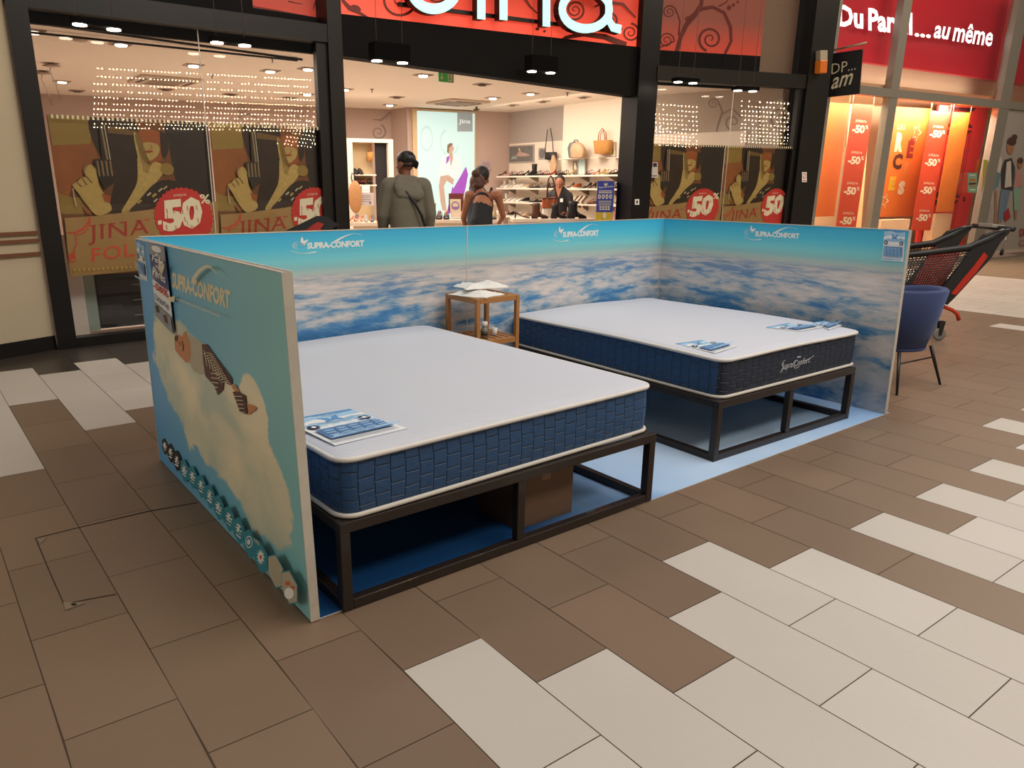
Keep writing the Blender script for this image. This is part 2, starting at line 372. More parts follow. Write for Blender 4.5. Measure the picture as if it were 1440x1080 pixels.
# red backlit fascia: wash of a foot strip put into its colour, brighter near the bottom
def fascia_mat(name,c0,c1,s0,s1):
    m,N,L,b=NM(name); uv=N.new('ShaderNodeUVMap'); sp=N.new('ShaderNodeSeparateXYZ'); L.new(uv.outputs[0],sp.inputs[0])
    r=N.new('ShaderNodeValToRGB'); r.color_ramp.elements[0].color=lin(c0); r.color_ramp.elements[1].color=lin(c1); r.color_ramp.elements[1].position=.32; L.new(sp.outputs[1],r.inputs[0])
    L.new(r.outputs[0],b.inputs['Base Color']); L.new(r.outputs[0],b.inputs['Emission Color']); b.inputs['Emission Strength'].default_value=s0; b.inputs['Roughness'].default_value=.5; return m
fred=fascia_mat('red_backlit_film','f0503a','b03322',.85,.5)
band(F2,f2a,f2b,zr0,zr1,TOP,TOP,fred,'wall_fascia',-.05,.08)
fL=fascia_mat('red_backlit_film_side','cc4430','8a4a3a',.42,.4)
# side fascias stand behind the upper glass
F3b=F3.back(.22); ts0=bL-.1; ts1=F3b.t(1071,60); zA=F3b.P(917,70).z; zB=F3b.P(1068,79).z
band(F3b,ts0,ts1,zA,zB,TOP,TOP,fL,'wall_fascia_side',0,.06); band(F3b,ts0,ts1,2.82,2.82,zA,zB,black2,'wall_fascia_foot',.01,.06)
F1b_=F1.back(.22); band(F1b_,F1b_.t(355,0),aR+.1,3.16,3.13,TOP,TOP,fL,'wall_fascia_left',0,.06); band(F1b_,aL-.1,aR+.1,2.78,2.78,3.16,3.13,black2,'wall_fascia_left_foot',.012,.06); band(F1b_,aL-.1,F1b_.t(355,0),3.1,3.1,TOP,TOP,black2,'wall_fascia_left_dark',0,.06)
def vineprint(mb,label,par=None):
    o=mb.build('vine_print'); o['label']=' '.join(label.split()[:16]); par=par or ('wall_fascia' if 'glowing' in label else ('wall_fascia_side' if 'large' in label else 'wall_fascia_left')); o.parent=bpy.data.objects[par]; return o
vine=mat('vine_print','7c2f25',.6); vine2=mat('vine_print_wall','8f7d74',.7)
mb=MB(); D=Draw(lambda u,v:F2.P(u,v,-.047),F2.n,mb,.001)
D.stroke([(478,-20),(483,2),(492,12),(505,18),(520,26)],[3,5,7,5,2],vine); D.ell(500,12,8,5,vine,rot=.4)
D.spiral(560,-2,26,1.6,4,vine,a0=.4,dirn=1); D.spiral(612,-14,20,1.2,3,vine); D.stroke([(880,64),(850,52),(820,48),(795,53),(785,58)],[10,8,7,5,1],vine)
D.spiral(856,28,12,2.2,3,vine,a0=1.3,dirn=-1); D.spiral(886,46,13,2,3,vine,a0=-1.5); D.spiral(808,14,14,2.1,3,vine,a0=2,dirn=-1); D.ell(872,41,3,2,vine); D.ell(755,41,3,2,vine); D.ell(765,44,2,2,vine)
D.stroke([(735,-5),(745,10),(758,22)],[4,3,1],vine); D.stroke([(835,10),(850,3),(875,6),(893,25)],[2,5,4,2],vine)
vineprint(mb,'dark red curling vine print across the glowing red fascia above the shop entrance')
mb=MB(); D=Draw(lambda u,v:F3b.P(u,v,0),F3b.n,mb,.001)
D.stroke([(950,78),(957,52),(965,35),(978,20),(986,6),(988,-12)],[6,6,7,7,6,4],vine); D.ell(968,27,5,4,vine)
D.stroke([(968,26),(985,13),(1002,10),(1018,18),(1027,38),(1028,58),(1019,76)],[4,6,5,5,5,4,4],vine); D.spiral(999,55,17.5,1.9,4,vine,a0=1.9,dirn=1)
D.spiral(941,17,10,2,2.2,vine,a0=.2,dirn=-1); D.stroke([(952,17),(956,30),(954,50)],[1.5,2,3],vine); D.spiral(937,57,11,2,2.2,vine,a0=.1,dirn=-1,tail=(925,68)); D.ell(1025,11,3,3.5,vine);D.ell(1031,7,2,2.5,vine);D.ell(1037,3,1.6,2,vine); D.stroke([(1010,9),(1020,4),(1027,-4)],[2,2,1],vine)
vineprint(mb,'large dark vine scroll print on the red panel behind the upper window right of the entrance')
mb=MB(); D=Draw(lambda u,v:F1b_.P(u,v,0),F1b_.n,mb,.001)
D.stroke([(440,14),(443,4),(450,-5)],[1,2,3],vine); D.stroke([(405,2),(425,6)],[2,1],vine)
vineprint(mb,'small dark vine fragment on the red strip at the top of the left window')
# letters of the lit shop sign
lcy=mat('cyan_lit_acrylic','aef3ea',.4,0,emit=1.0,ecol='b4f7ef',var=.01); lside=mat('letter_side','140c0c',.4)
def letter(name,paths,wd,label,th=.09,off=.06):
    t=thing(name,tuple(F2.P(*paths[0][0],off+.05)),label,'sign letter','letters of the lit shop sign')
    a=MB();b=MB()
    for P_ in paths:
        K=len(P_); pts=[F2.P(u,v,0) for u,v in P_]; A=[];B=[]
        for i in range(K):
            d=(pts[min(i+1,K-1)]-pts[max(i-1,0)]).normalized(); nn=d.cross(F2.n).normalized()*wd/2; A.append(pts[i]+nn); B.append(pts[i]-nn)
        for mb_,o0,o1,m,gr in ((a,off+th,off+th-.02,lcy,1.0),(b,off+th-.02,off-.03,lside,1.0)):
            vs=[];
            for i in range(K): vs+=[A[i]+F2.n*o0,B[i]+F2.n*o0,B[i]+F2.n*o1,A[i]+F2.n*o1]
            fs=[]
            for i in range(K-1):
                for j in range(4): fs.append((i*4+j,i*4+(j+1)%4,i*4+4+(j+1)%4,i*4+4+j))
            fs+=[(0,1,2,3),(K*4-1,K*4-2,K*4-3,K*4-4)]
            mb_.add(vs,fs,m)
    a.build('letter_face',t); b.build('letter_side',t); return t
def arc(cx,cy,a,b,t0,t1,n=20): return [(cx+a*math.cos(math.radians(t0+(t1-t0)*i/n)),cy+b*math.sin(math.radians(t0+(t1-t0)*i/n))) for i in range(n+1)]
LW=.1
letter('sign_letter_j',[arc(601,-16,33,32,165,0)+[(634,-60),(634,-120)]],LW,'glowing cyan letter J of the shop sign, only its hook in view')
letter('sign_letter_i',[[(667,30),(667,-66)]],LW,'glowing cyan letter i of the shop sign')
letter('sign_letter_n',[[(698,31),(698,-64)],[(698,-30)]+arc(728,-32,30,26,180,360,14)+[(758,-20),(758,40)]],LW,'glowing cyan letter n of the shop sign')
letter('sign_letter_a',[arc(813,16,33,27,-35,325,30),[(843,-55),(845,-20),(845,30),(851,41),(862,44)],[(843,-30)]+arc(815,-34,28,24,0,-150,12)],LW,'glowing cyan letter a of the shop sign')
mb=MB(); D0=[F2.P(490,1,.0),F2.P(880,42,.0)]; mb.bar(F2.P(560,6,-.02),F2.P(860,44,-.02),.04,lside); solo(mb,'sign_rail','thin black mounting rail behind the lower edge of the glowing cyan letters','sign rail')
# ---------------- shop interior ----------------
IN=V((0,0,0))
def wallseg(a,b,z0,z1,m,name,th=.1,back=1):
    pl=VP(a,b); L_=(V((b[0],b[1],0))-V((a[0],a[1],0))).length; mb=MB(); post(pl,0,L_,z0,z1,m,'',th,0,mb); return struct(mb,name),pl
CE=2.9
mb=MB(); mb.add([F1.at(-.4,CE,-.16),F1.at(2.9,CE,-.16),F2.at(0,CE,-.16),F2.at(4.75,CE,-.16),F3.at(0,CE,-.16),F3.at(2.6,CE,-.16),V((10.2,11.5,CE)),V((-.9,13.4,CE))],[(0,1,2,3,4,5,6,7)],mat('shop_ceiling','efe2d4',.75,var=.02)); 
mb.add([F1.at(-.4,CE+.1,-.16),F1.at(2.9,CE+.1,-.16),F2.at(0,CE+.1,-.16),F2.at(4.75,CE+.1,-.16),F3.at(0,CE+.1,-.16),F3.at(2.6,CE+.1,-.16),V((10.2,11.5,CE+.1)),V((-.9,13.4,CE+.1))],[(0,1,2,3,4,5,6,7)],white); struct(mb,'ceiling')
mb=MB(); mb.add([F1.at(-.4,.004,-.1),F1.at(2.9,.004,-.1),F2.at(0,.004,-.1),F2.at(4.75,.004,-.1),F3.at(0,.004,-.1),F3.at(2.6,.004,-.1),V((10.2,11.5,.004)),V((-.9,13.4,.004))],[(0,1,2,3,4,5,6,7)],mat('shop_floor','cfc2b2',.35)); struct(mb,'floor_shop')
_,WBk=wallseg((0.6,12.75),(7.26,11.45),0,CE,taupe,'wall_back')
wallseg((7.20,11.5),(7.24,10.9),0,CE,taupe,'wall_return')
_,WB2=wallseg((7.22,10.88),(9.5,10.52),0,CE,taupe,'wall_back_right')
greyw=mat('grey_wall','a89d96',.75,var=.03)
mb=MB(); 
def xwall(x0,x1,y0,y1,z0,z1,m,name):
    M=MB(); M.box((x0,y0,z0),(x1,y1,z1),m); return struct(M,name)
xwall(9.5,9.65,8.75,10.6,0,CE,greyw,'wall_right_back'); xwall(9.36,9.65,7.0,8.75,0,CE,shopwhite,'wall_right')
wallseg((9.36,7.0),(10.12,4.75),0,CE,shopgrey,'wall_right_front')
xwall(9.49,9.5,8.75,10.5,.3,2.28,shopwhite,'wall_right_panel')
xwall(-.9,-.8,5.6,13.2,0,CE,taupe,'wall_left_shop')
_,_=wallseg((-.85,13.05),(.62,12.76),0,CE,taupe,'wall_back_left')
# grey flank wall right of the shop, seen through the right bay
# wall scrolls
def scroll(pl,items,label):
    mb=MB(); D=Draw(lambda u,v:pl.P(u,v,0),pl.n,mb,.001); items(D); return vineprint(mb,label,'wall_back')
scroll(WBk,lambda D:(D.spiral(532,186,11,1.7,2.6,vine2,a0=-1.2,dirn=1),D.stroke([(524,168),(536,169),(546,160),(553,155)],[1,3,2,1],vine2),D.ell(543,167,1,1,vine2),D.ell(546,164,1,1,vine2),D.ell(549,161,1,1,vine2)),'grey-brown vine scroll painted high on the shop back wall left of the lit advertising panel')
W3=VP((9.36,7.0),(10.12,4.75))
mb=MB(); a_,b_=W3.t(905,190),W3.t(1049,190); z_=(W3.P(917,195).z+W3.P(1048,178).z)/2; post(W3,a_,b_,.4,z_,shopwhite,'',.008,.012,mb); struct(mb,'wall_right_front_panel')
o=scroll(W3,lambda D:(D.spiral(1003,146,8,1.8,2.4,vine2,a0=.3,dirn=-1),D.stroke([(1012,146),(1016,158),(1010,175),(1006,192)],[2,3,3,2],vine2),D.spiral(1031,172,11,1.2,3,vine2,a0=2),D.stroke([(1042,165),(1030,152),(1017,160)],2,vine2),D.spiral(1099,166,17,1.9,4,vine2,a0=1),D.stroke([(1066,150),(1068,170),(1070,200)],[2,3,3],vine2)),'grey-brown vine scrolls on the wall behind the right window'); o.parent=bpy.data.objects['wall_right_front']
scroll(WBk,lambda D:(D.spiral(340,152,7,1.8,1.3,vine2),D.spiral(418,158,9,1.4,1.3,vine2),D.stroke([(334,165),(350,160),(362,166)],1.5,vine2)),'faint pale vine scroll on the shop back wall above the left posters')
# ---------------- boutique at right (frames, glass) ----------------
dt=lambda x,y=250: F4.t(x,y)
DPz=(2.86,2.98)
t0=dt(1148);tm=dt(1237);tn=dt(1391);te=dt(1640,250) if False else tn+5.5
for i,(a,b) in enumerate(((dt(1147)-.02,dt(1151)),(dt(1232),dt(1243)),(dt(1384),dt(1398)))): post(F4,a,b,0,4.9,alu,f'trim_{20+i}',.12,.03)
post(F4,t0,te,2.87,3.0,alu,'trim_23',.12,.035); post(F4,t0,te,0,.1,alu,'trim_24',.12,.03)
pane(F4,dt(1151),dt(1232),.1,2.87,'window_7'); pane(F4,dt(1243),dt(1384),.1,2.87,'window_8'); pane(F4,dt(1151),dt(1232),3,4.9,'window_9'); pane(F4,dt(1243),dt(1384),3,4.9,'window_10'); pane(F4,dt(1398),te,3,4.9,'window_11')
F4i=F4.back(1.9)
dpw=mat('boutique_wall','e5c9a6',.7,var=.02)
tt0,tt1=F4i.t(1100,250),F4.t(1384,250)+.6
mb=MB(); post(F4i,-1.2,te,0,4.9,dpw,'',.1,0,mb); struct(mb,'wall_boutique_back')
mb=MB(); q=[F4.at(t0-.5,3.02,-.12),F4.at(te,3.02,-.12),F4i.at(te,3.02),F4i.at(t0-.5,3.02)]; mb.hexa(q,[p+V((0,0,.06)) for p in q],dpw); struct(mb,'ceiling_boutique')
mb=MB(); q=[F4.at(t0-.5,.06,-.12),F4.at(te,.06,-.12),F4i.at(te,.06),F4i.at(t0-.5,.06)]; mb.hexa(q,[p-V((0,0,.05)) for p in q],mat('boutique_floor','cdb9a0',.4)); struct(mb,'floor_boutique')
mb=MB(); a=F4.at(t0-.6,0,-.2); b_=F4i.at(t0-.6,0,0); pl=VP((b_.x,b_.y),(a.x,a.y)); post(pl,0,1.7,0,4.9,dpw,'',.06,0,mb); struct(mb,'wall_boutique_left')
# boutique red fascia behind upper glass
F4f=F4.back(.35); redf=mat('boutique_red','b01a26',.5,0,emit=.22,ecol='c01c28',var=.03)
mb=MB(); post(F4f,t0-.4,te,F4f.P(1250,92).z,5.2,redf,'',.1,0,mb); struct(mb,'wall_boutique_fascia')
mb=MB(); post(F4f.back(.2),t0-.4,te,3.05,F4f.P(1250,92).z+.05,dpw,'',.05,0,mb); struct(mb,'wall_boutique_lintel')
# mural hoarding continuing right
mur=mat('mural_grey','9c948c',.35,var=.05,scale=2); tm0=dt(1398)
mb=MB(); post(F4,tm0,te,.1,2.87,mur,'',.05,0,mb); struct(mb,'wall_hoarding')
# ---------------- cloud prints ----------------
def NN(N,t,**k):
    n=N.new('ShaderNode'+t)
    for a,b in k.items(): setattr(n,a,b)
    return n
def mth(N,L,op,a,b=None,c=None,clamp=False):
    n=N.new('ShaderNodeMath'); n.operation=op; n.use_clamp=clamp
    for i,x in enumerate((a,b,c)):
        if x is None: continue
        if hasattr(x,'links'): L.new(x,n.inputs[i])
        else: n.inputs[i].default_value=x
    return n.outputs[0]
def ramp(N,L,fac,stops):
    r=N.new('ShaderNodeValToRGB'); e=r.color_ramp.elements
    while len(e)<len(stops): e.new(.5)
    for i,(p,c) in enumerate(stops): e[i].position=p; e[i].color=lin(c) if isinstance(c,str) else (c,c,c,1)
    L.new(fac,r.inputs[0]); return r.outputs[0]
def mixc(N,L,f,a,b):
    n=N.new('ShaderNodeMix'); n.data_type='RGBA'
    if hasattr(f,'links'): L.new(f,n.inputs[0])
    else: n.inputs[0].default_value=f
    for i,x in ((6,a),(7,b)):
        if hasattr(x,'links'): L.new(x,n.inputs[i])
        else: n.inputs[i].default_value=lin(x)
    return n.outputs[2]
def noise(N,L,x,y,z=0,scale=1,detail=6,rough=.55,dist=0):
    c=N.new('ShaderNodeCombineXYZ')
    for i,q in enumerate((x,y,z)):
        if hasattr(q,'links'): L.new(q,c.inputs[i])
        else: c.inputs[i].default_value=q
    n=N.new('ShaderNodeTexNoise'); n.inputs['Scale'].default_value=scale; n.inputs['Detail'].default_value=detail; n.inputs['Roughness'].default_value=rough; n.inputs['Distortion'].default_value=dist
    L.new(c.outputs[0],n.inputs['Vector']); return n.outputs[0]
def panorama(name,off):
    """printed sea of clouds; uv.x in metres away from the corner, uv.y = 0..1 up the panel"""
    m,N,L,b=NM(name); b.inputs['Roughness'].default_value=.38
    uv=N.new('ShaderNodeUVMap'); sp=N.new('ShaderNodeSeparateXYZ'); L.new(uv.outputs[0],sp.inputs[0]); u,v=sp.outputs[0],sp.outputs[1]
    d=mth(N,L,'SUBTRACT',.80,v); d=mth(N,L,'MAXIMUM',d,.0); dd=mth(N,L,'ADD',d,.10)
    y=mth(N,L,'MULTIPLY',mth(N,L,'LOGARITHM',dd,2.718),-1.0); uo=mth(N,L,'ADD',u,off)
    nf=noise(N,L,mth(N,L,'MULTIPLY',uo,6.0),mth(N,L,'MULTIPLY',y,9.0),3.3,1.0,7,.6,.35); nn_=noise(N,L,mth(N,L,'MULTIPLY',uo,3.4),mth(N,L,'MULTIPLY',y,6.4),6.3,1.0,9,.62,.3)
    mixd=mth(N,L,'MULTIPLY',d,2.6,clamp=True); n1=mth(N,L,'ADD',nf,mth(N,L,'MULTIPLY',mixd,mth(N,L,'SUBTRACT',nn_,nf)))
    n2=noise(N,L,mth(N,L,'MULTIPLY',uo,.9),mth(N,L,'MULTIPLY',y,1.8),9.1,1.0,3,.5)
    s=mth(N,L,'ADD',mth(N,L,'MULTIPLY',n1,.72),mth(N,L,'MULTIPLY',n2,.42))
    cl=ramp(N,L,s,[(.42,'2a6aa6'),(.49,'4580b4'),(.535,'7d9db6'),(.575,'b0b6be'),(.64,'d2c9c5'),(.75,'e8deda')])
    far=ramp(N,L,mth(N,L,'MULTIPLY',d,6.0,clamp=True),[(0,1),(.35,.65),(1,0)])
    haze=mixc(N,L,.55,cl,'b9b3b1'); lo=mixc(N,L,far,cl,haze)
    low=ramp(N,L,v,[(0,'7fa3c0'),(.22,'a0bccc'),(.45,'ffffff')])
    mul=N.new('ShaderNodeMix'); mul.data_type='RGBA'; mul.blend_type='MULTIPLY'; mul.inputs[0].default_value=.55; L.new(lo,mul.inputs[6]); L.new(low,mul.inputs[7])
    streak=noise(N,L,mth(N,L,'MULTIPLY',u,.5),mth(N,L,'MULTIPLY',v,22),1,1,3)
    vv=mth(N,L,'ADD',v,mth(N,L,'MULTIPLY',mth(N,L,'SUBTRACT',streak,.5),.03))
    sky=ramp(N,L,vv,[(.76,'b4b5b4'),(.795,'a9bdb8'),(.825,'86bcc0'),(.86,'76c8d0'),(.92,'4fbcd8'),(1.0,'2fa6d2')])
    hz=mth(N,L,'GREATER_THAN',v,.775); hz=mth(N,L,'MULTIPLY',mth(N,L,'SUBTRACT',v,.755),22,clamp=True)
    col=mixc(N,L,hz,mul.outputs[2],sky); L.new(col,b.inputs['Base Color']); return m
pan1=panorama('cloud_panorama_print',1.0)
def skyprint(name,cloudf,blue,blue2,c1,c2,scale=2.4,rough=.4,amp=2.4,sharp=3.2):
    m,N,L,b=NM(name); b.inputs['Roughness'].default_value=rough
    uv=N.new('ShaderNodeUVMap'); sp=N.new('ShaderNodeSeparateXYZ'); L.new(uv.outputs[0],sp.inputs[0]); u,v=sp.outputs[0],sp.outputs[1]
    n1=noise(N,L,u,v,0,scale,9,.6,.3); n2=noise(N,L,u,v,7,scale*.9,4,.5,.4)
    f=None
    for (u0,v0,a,bb,k) in cloudf:
        du=mth(N,L,'DIVIDE',mth(N,L,'SUBTRACT',u,u0),a); dv=mth(N,L,'DIVIDE',mth(N,L,'SUBTRACT',v,v0),bb)
        if k: du=mth(N,L,'ADD',du,mth(N,L,'MULTIPLY',dv,k))
        q=mth(N,L,'SUBTRACT',1,mth(N,L,'ADD',mth(N,L,'MULTIPLY',du,du),mth(N,L,'MULTIPLY',dv,dv)))
        f=q if f is None else mth(N,L,'MAXIMUM',f,q)
    f=mth(N,L,'ADD',f,mth(N,L,'MULTIPLY',mth(N,L,'SUBTRACT',n1,.5),2.4))
    mask=mth(N,L,'MULTIPLY',mth(N,L,'ADD',f,.02),sharp,clamp=True)
    sky=ramp(N,L,u,[(0,blue),(1,blue2)]); cl=ramp(N,L,n2,[(.38,c2),(.62,c1)])
    L.new(mixc(N,L,mask,sky,cl),b.inputs['Base Color']); m['_']=1; return m
# ---------------- booth walls ----------------
W,Dp,H=4.105,1.945,1.195
edgew=mat('panel_edge_trim','c9c4ba',.35,.25,var=.12,scale=25); core=mat('panel_core_grey','8f8a80',.7,var=.2,scale=30); lamw=mat('panel_laminate','d8d4cc',.4)
def face(mb,q,m,u,n=10):
    # twisted boards are subdivided so that prints follow them exactly
    vs=[];fs=[];U=[]
    bl=lambda c,s,t:(c[0]*(1-s)+c[1]*s)*(1-t)+(c[3]*(1-s)+c[2]*s)*t
    uu=[V((a[0],a[1],0)) for a in u]
    for i in range(n+1):
        for j in range(n+1): vs.append(bl(q,j/n,i/n))
    for i in range(n):
        for j in range(n):
            fs.append((i*(n+1)+j,i*(n+1)+j+1,(i+1)*(n+1)+j+1,(i+1)*(n+1)+j)); U.append([tuple(bl(uu,a/n,b/n)[:2]) for a,b in ((j,i),(j+1,i),(j+1,i+1),(j,i+1))])
    mb.add(vs,fs,m,uvs=U)
def panel(name,a,b,ht0,ht1,out_m,in_m,label,th=.03,lean0=0,lean1=0,uvi=None,uvo=None,group='printed display panels of the booth'):
    """panel standing from a to b; left side of a->b is the inner face"""
    a=V((*a,0));b=V((*b,0)); d=(b-a).normalized(); n=V((-d.y,d.x,0)) # inner normal
    t=thing(name,tuple((a+b)/2),label,'partition board',group)
    def c(p,z,o,ln): return p+V((0,0,z))+n*(o+ln*z/1.2)
    A0,B0,B1,A1=c(a,.004,0,lean0),c(b,.004,0,lean1),c(b,ht1,0,lean1),c(a,ht0,0,lean0)
    e=.0015; L_=(b-a).length
    mb=MB(); q_=[p-n*(th-e) for p in (A0,B0,B1,A1)]; r_=[p-n*e for p in (A0,B0,B1,A1)]; mb.add(q_+r_,[(0,4,5,1),(1,5,6,2),(2,6,7,3),(3,7,4,0)],core); mb.build('panel_core',t)
    u=uvi or ((0,0),(1,0),(1,1),(0,1))
    mb=MB(); q=[p+n*0 for p in (A0,B0,B1,A1)]; r=[p-n*e for p in q]; face(mb,q,in_m,u); mb.add(q+r,[(0,4,5,1),(1,5,6,2),(2,6,7,3),(3,7,4,0)],lamw); o=mb.build('inner_face',t,fix=True)
    u=uvo or ((0,0),(1,0),(1,1),(0,1))
    mb=MB(); q=[p-n*(th-e) for p in (A0,B0,B1,A1)]; r=[p-n*th for p in (A0,B0,B1,A1)]; face(mb,r,out_m,u); mb.add(q+r,[(0,4,5,1),(1,5,6,2),(2,6,7,3),(3,7,4,0)],lamw); mb.build('outer_face',t)
    # white edging strips along top and both ends
    mb=MB(); x=.004
    for o_ in (0,-th):
        for p,q_ in ((A1,B1),(A0,A1),(B0,B1)): mb.bar(p+n*o_+V((0,0,.0)),q_+n*o_+V((0,0,0)),x,edgew)
    for p,q_ in ((A0,A1),(B0,B1)):
        s_=(-d if p is A0 else d)*.002; mb.hexa([p+s_,q_+s_,q_+s_-n*th,p+s_-n*th],[p,q_,q_-n*th,p-n*th],edgew)
    mb.build('edge_trim',t); return t,(A0,B0,B1,A1),n
outer_l=skyprint('sleeper_cloud_print',[(.44,.45,.36,.27,.35),(.25,.52,.18,.22,.2),(.72,.36,.22,.24,.2),(.8,.52,.08,.14,0)],'4f9ed6','88c4c6','efe2c0','bcc6b4',3.6,amp=1.7,sharp=7)  # blue-to-teal ramp puts the warm lighting into the print's colour

def uvw(xa,xb): return ((xa,0),(xb,0),(xb,1),(xa,1))
wob=mat('panel_back_white','cfccc6',.5)
ltp,LQ,Ln=panel('exhibition_board',(0.030,Dp),(0.030,0.0),H,H+.012,outer_l,pan1,'tall printed panel closing the booth on the left, man asleep on clouds on its outside',lean0=.01,lean1=-.022,uvi=uvw(6,8))
sx=hit(657,322,(0,1,0),Dp).x
blp,BLQ,Bn=panel('exhibition_board',(sx-.002,Dp),(0.034,Dp),H+.0,H+.008,wob,pan1,'long cloud-printed panel behind the near mattress, logo near its left end',uvi=uvw(W-sx,W))
brp,BRQ,Bn2=panel('exhibition_board',(W-.001,Dp),(sx+.002,Dp),H,H,wob,pan1,'cloud-printed panel behind the wooden stool and far mattress, ending at the right corner',uvi=uvw(0,W-sx))
rtp,RQ,Rn=panel('exhibition_board',(W,0.0),(W,Dp-.002),H,H,wob,pan1,'cloud-printed panel closing the booth on the right beside the blue armchair',lean0=.08,lean1=.0,uvi=uvw(Dp,0))
def qplane(Q,n,off):
    nn=(Q[1]-Q[0]).cross(Q[3]-Q[0]).normalized()
    if nn.dot(n)<0: nn=-nn
    k=nn.dot(Q[0])
    return (lambda u,v: rayquad(u,v,Q,off,n)), nn
fL_,nL=qplane([p-Ln*.03 for p in LQ],-Ln,0.0003); fB,nB=qplane(BLQ,Bn,0.0003); fR,nR=qplane(RQ,Rn,0.0003)
logow=mat('logo_white','dfe3df',.5,var=.01); logoc=mat('logo_cream','d9cfae',.5,var=.02); faint=mat('logo_faint','9fc9d0',.5,var=.01)
def logo(f,n,box,m,parent,name='logo',hatch=False):
    q=quadmap(*[f(*p) for p in box]); mb=MB(); D=Draw(q,n,mb,.0006)
    D.text('SUPRA-CONFORT',(.22,.25),(.98,.25),(.22,.60),m,bold=.045,spacing=.95)
    sw=[(.02,.22),(.08,.10),(.16,.03),(.25,.03),(.36,.12),(.48,.32),(.58,.58),(.68,.80),(.78,.94),(.86,.97),(.97,.86)]
    P_=[];
    for i in range(len(sw)-1):
        for k in range(4): 
            a=sw[max(i-1,0)];b=sw[i];c=sw[i+1];d=sw[min(i+2,len(sw)-1)];t=k/4
            P_.append(tuple(.5*(2*b[j]+(c[j]-a[j])*t+(2*a[j]-5*b[j]+4*c[j]-d[j])*t*t+(3*b[j]-a[j]-3*c[j]+d[j])*t**3) for j in (0,1)))
    K=len(P_)
    def wd(i): return .012+.085*math.sin(PI*i/K)**2
    gap=range(int(K*.42),int(K*.62))
    for rng in (range(0,int(K*.40)),range(int(K*.60),K)):
        rng=list(rng)
        if hatch:
            for i in range(len(rng)-1):
                a=P_[rng[i]];b=P_[rng[i+1]]
                for tt in (0,.5):
                    x=a[0]+(b[0]-a[0])*tt;y=a[1]+(b[1]-a[1])*tt; D.stroke([(x-.006,y-wd(rng[i])*.8),(x+.006,y+wd(rng[i])*.8)],.012,m)
        else: D.stroke([P_[i] for i in rng],[.6*wd(i) for i in rng],m)
    D.poly([(.135,.62),(.14,.86),(.155,.93),(.17,.80),(.175,.70),(.20,.74),(.235,.78),(.225,.68),(.205,.60),(.18,.50),(.165,.58)],m)
    for r in (.03,.055,.075): D.ring(.11,.48,r,r*3.0,.006,m,20,-.2,4.6)
    D.text('votre bien-etre avant tout',(.42,.12),(.98,.12),(.42,.19),faint if not hatch else m)
    o=mb.build(name,parent); o['label']='white company logo with lettering, butterfly and swoosh'; return o
logo(fB,nB,[(407,358),(514,353),(514,327),(407,332)],logow,blp)
logo(fB,nB,[(776,341),(843,337),(843,314),(776,317)],logow,brp)
logo(fR,nR,[(1045,337),(1126,341),(1126,320),(1045,315)],logow,rtp)
logo(fL_,nL,[(224,414),(327,455),(327,378),(224,350)],logoc,ltp,hatch=True)
# sleeper and icons printed on the outside of the left panel
skin_p=mat('print_skin','c58258',.5,var=.12,scale=60); tee=mat('print_tee','b3ab94',.5,var=.05); maroon=mat('print_maroon','54302f',.5,var=.1); hair_p=mat('print_hair','5f4030',.6)
mb=MB(); D=Draw(fL_,nL,mb,.0005); Q=lambda x,y:(180+x*.2778,320+y*.2778)
D.poly([Q(*p) for p in ((300,540),(345,560),(385,590),(400,660),(398,740),(370,745),(330,725),(312,680),(308,600))],tee)
D.poly([Q(*p) for p in ((238,545),(255,540),(275,552),(285,528),(298,525),(303,560),(316,580),(318,640),(312,680),(296,685),(262,650),(240,620),(236,580))],skin_p)
D.ell(*Q(262,590),5.4,9.5,skin_p,rot=-.2); D.stroke([Q(258,578),Q(265,585),Q(270,600)],1.1,hair_p); D.stroke([Q(275,575),Q(283,600),Q(280,625)],1.3,maroon); D.ell(*Q(247,560),2.4,4,hair_p)
D.poly([Q(*p) for p in ((378,590),(405,590),(440,640),(470,680),(530,760),(532,800),(505,790),(490,770),(486,820),(458,848),(440,800),(412,770),(395,750),(385,680))],maroon)
D.poly([Q(*p) for p in ((528,790),(548,795),(570,830),(555,838),(535,815))],skin_p)
D.poly([Q(*p) for p in ((535,830),(560,828),(600,850),(612,945),(590,940),(570,928),(556,890))],maroon)
D.poly([Q(*p) for p in ((608,890),(640,900),(658,912),(650,925),(630,935),(618,950))],skin_p)
for k in range(13):
    x=388+k*8; y=640+k*12; D.stroke([Q(x,y),Q(x+22,y-8),Q(x+48,y+2)],.9,logoc)
for k in range(6): D.stroke([Q(400+k*17,620+k*22),Q(415+k*17,700+k*14)],.7,logoc)
for k in range(5): D.stroke([Q(545+k*4,850+k*20),Q(598+k*4,852+k*20)],.9,logoc)
for k in range(5): D.stroke([Q(440+k*3,735+k*22),Q(490-k*4,740+k*22)],1.0,logoc)
o=mb.build('sleeper_print',ltp); o['label']='printed picture of a sleeping man in a plaid shirt'
tealk=mat('icon_teal','2a8497',.5,var=.03); tealb=mat('icon_black','1a1d20',.5); daisy=mat('icon_orange','c8682a',.5)
mb=MB(); D=Draw(fL_,nL,mb,.0005); Q=lambda x,y:(210+x*.27778,580+y*.27778)
hx=[(80,172,15,45,1),(112,205,17,52,1),(147,243,19,56,1),(188,292,21,62,2),(233,325,22,62,2),(280,370,23,64,2),(328,420,24,66,2),(376,475,26,68,2),(434,530,26,70,2),(487,590,27,74,2),(545,655,30,78,2),(606,722,34,84,2),(685,790,40,92,3),(757,870,42,92,3)]
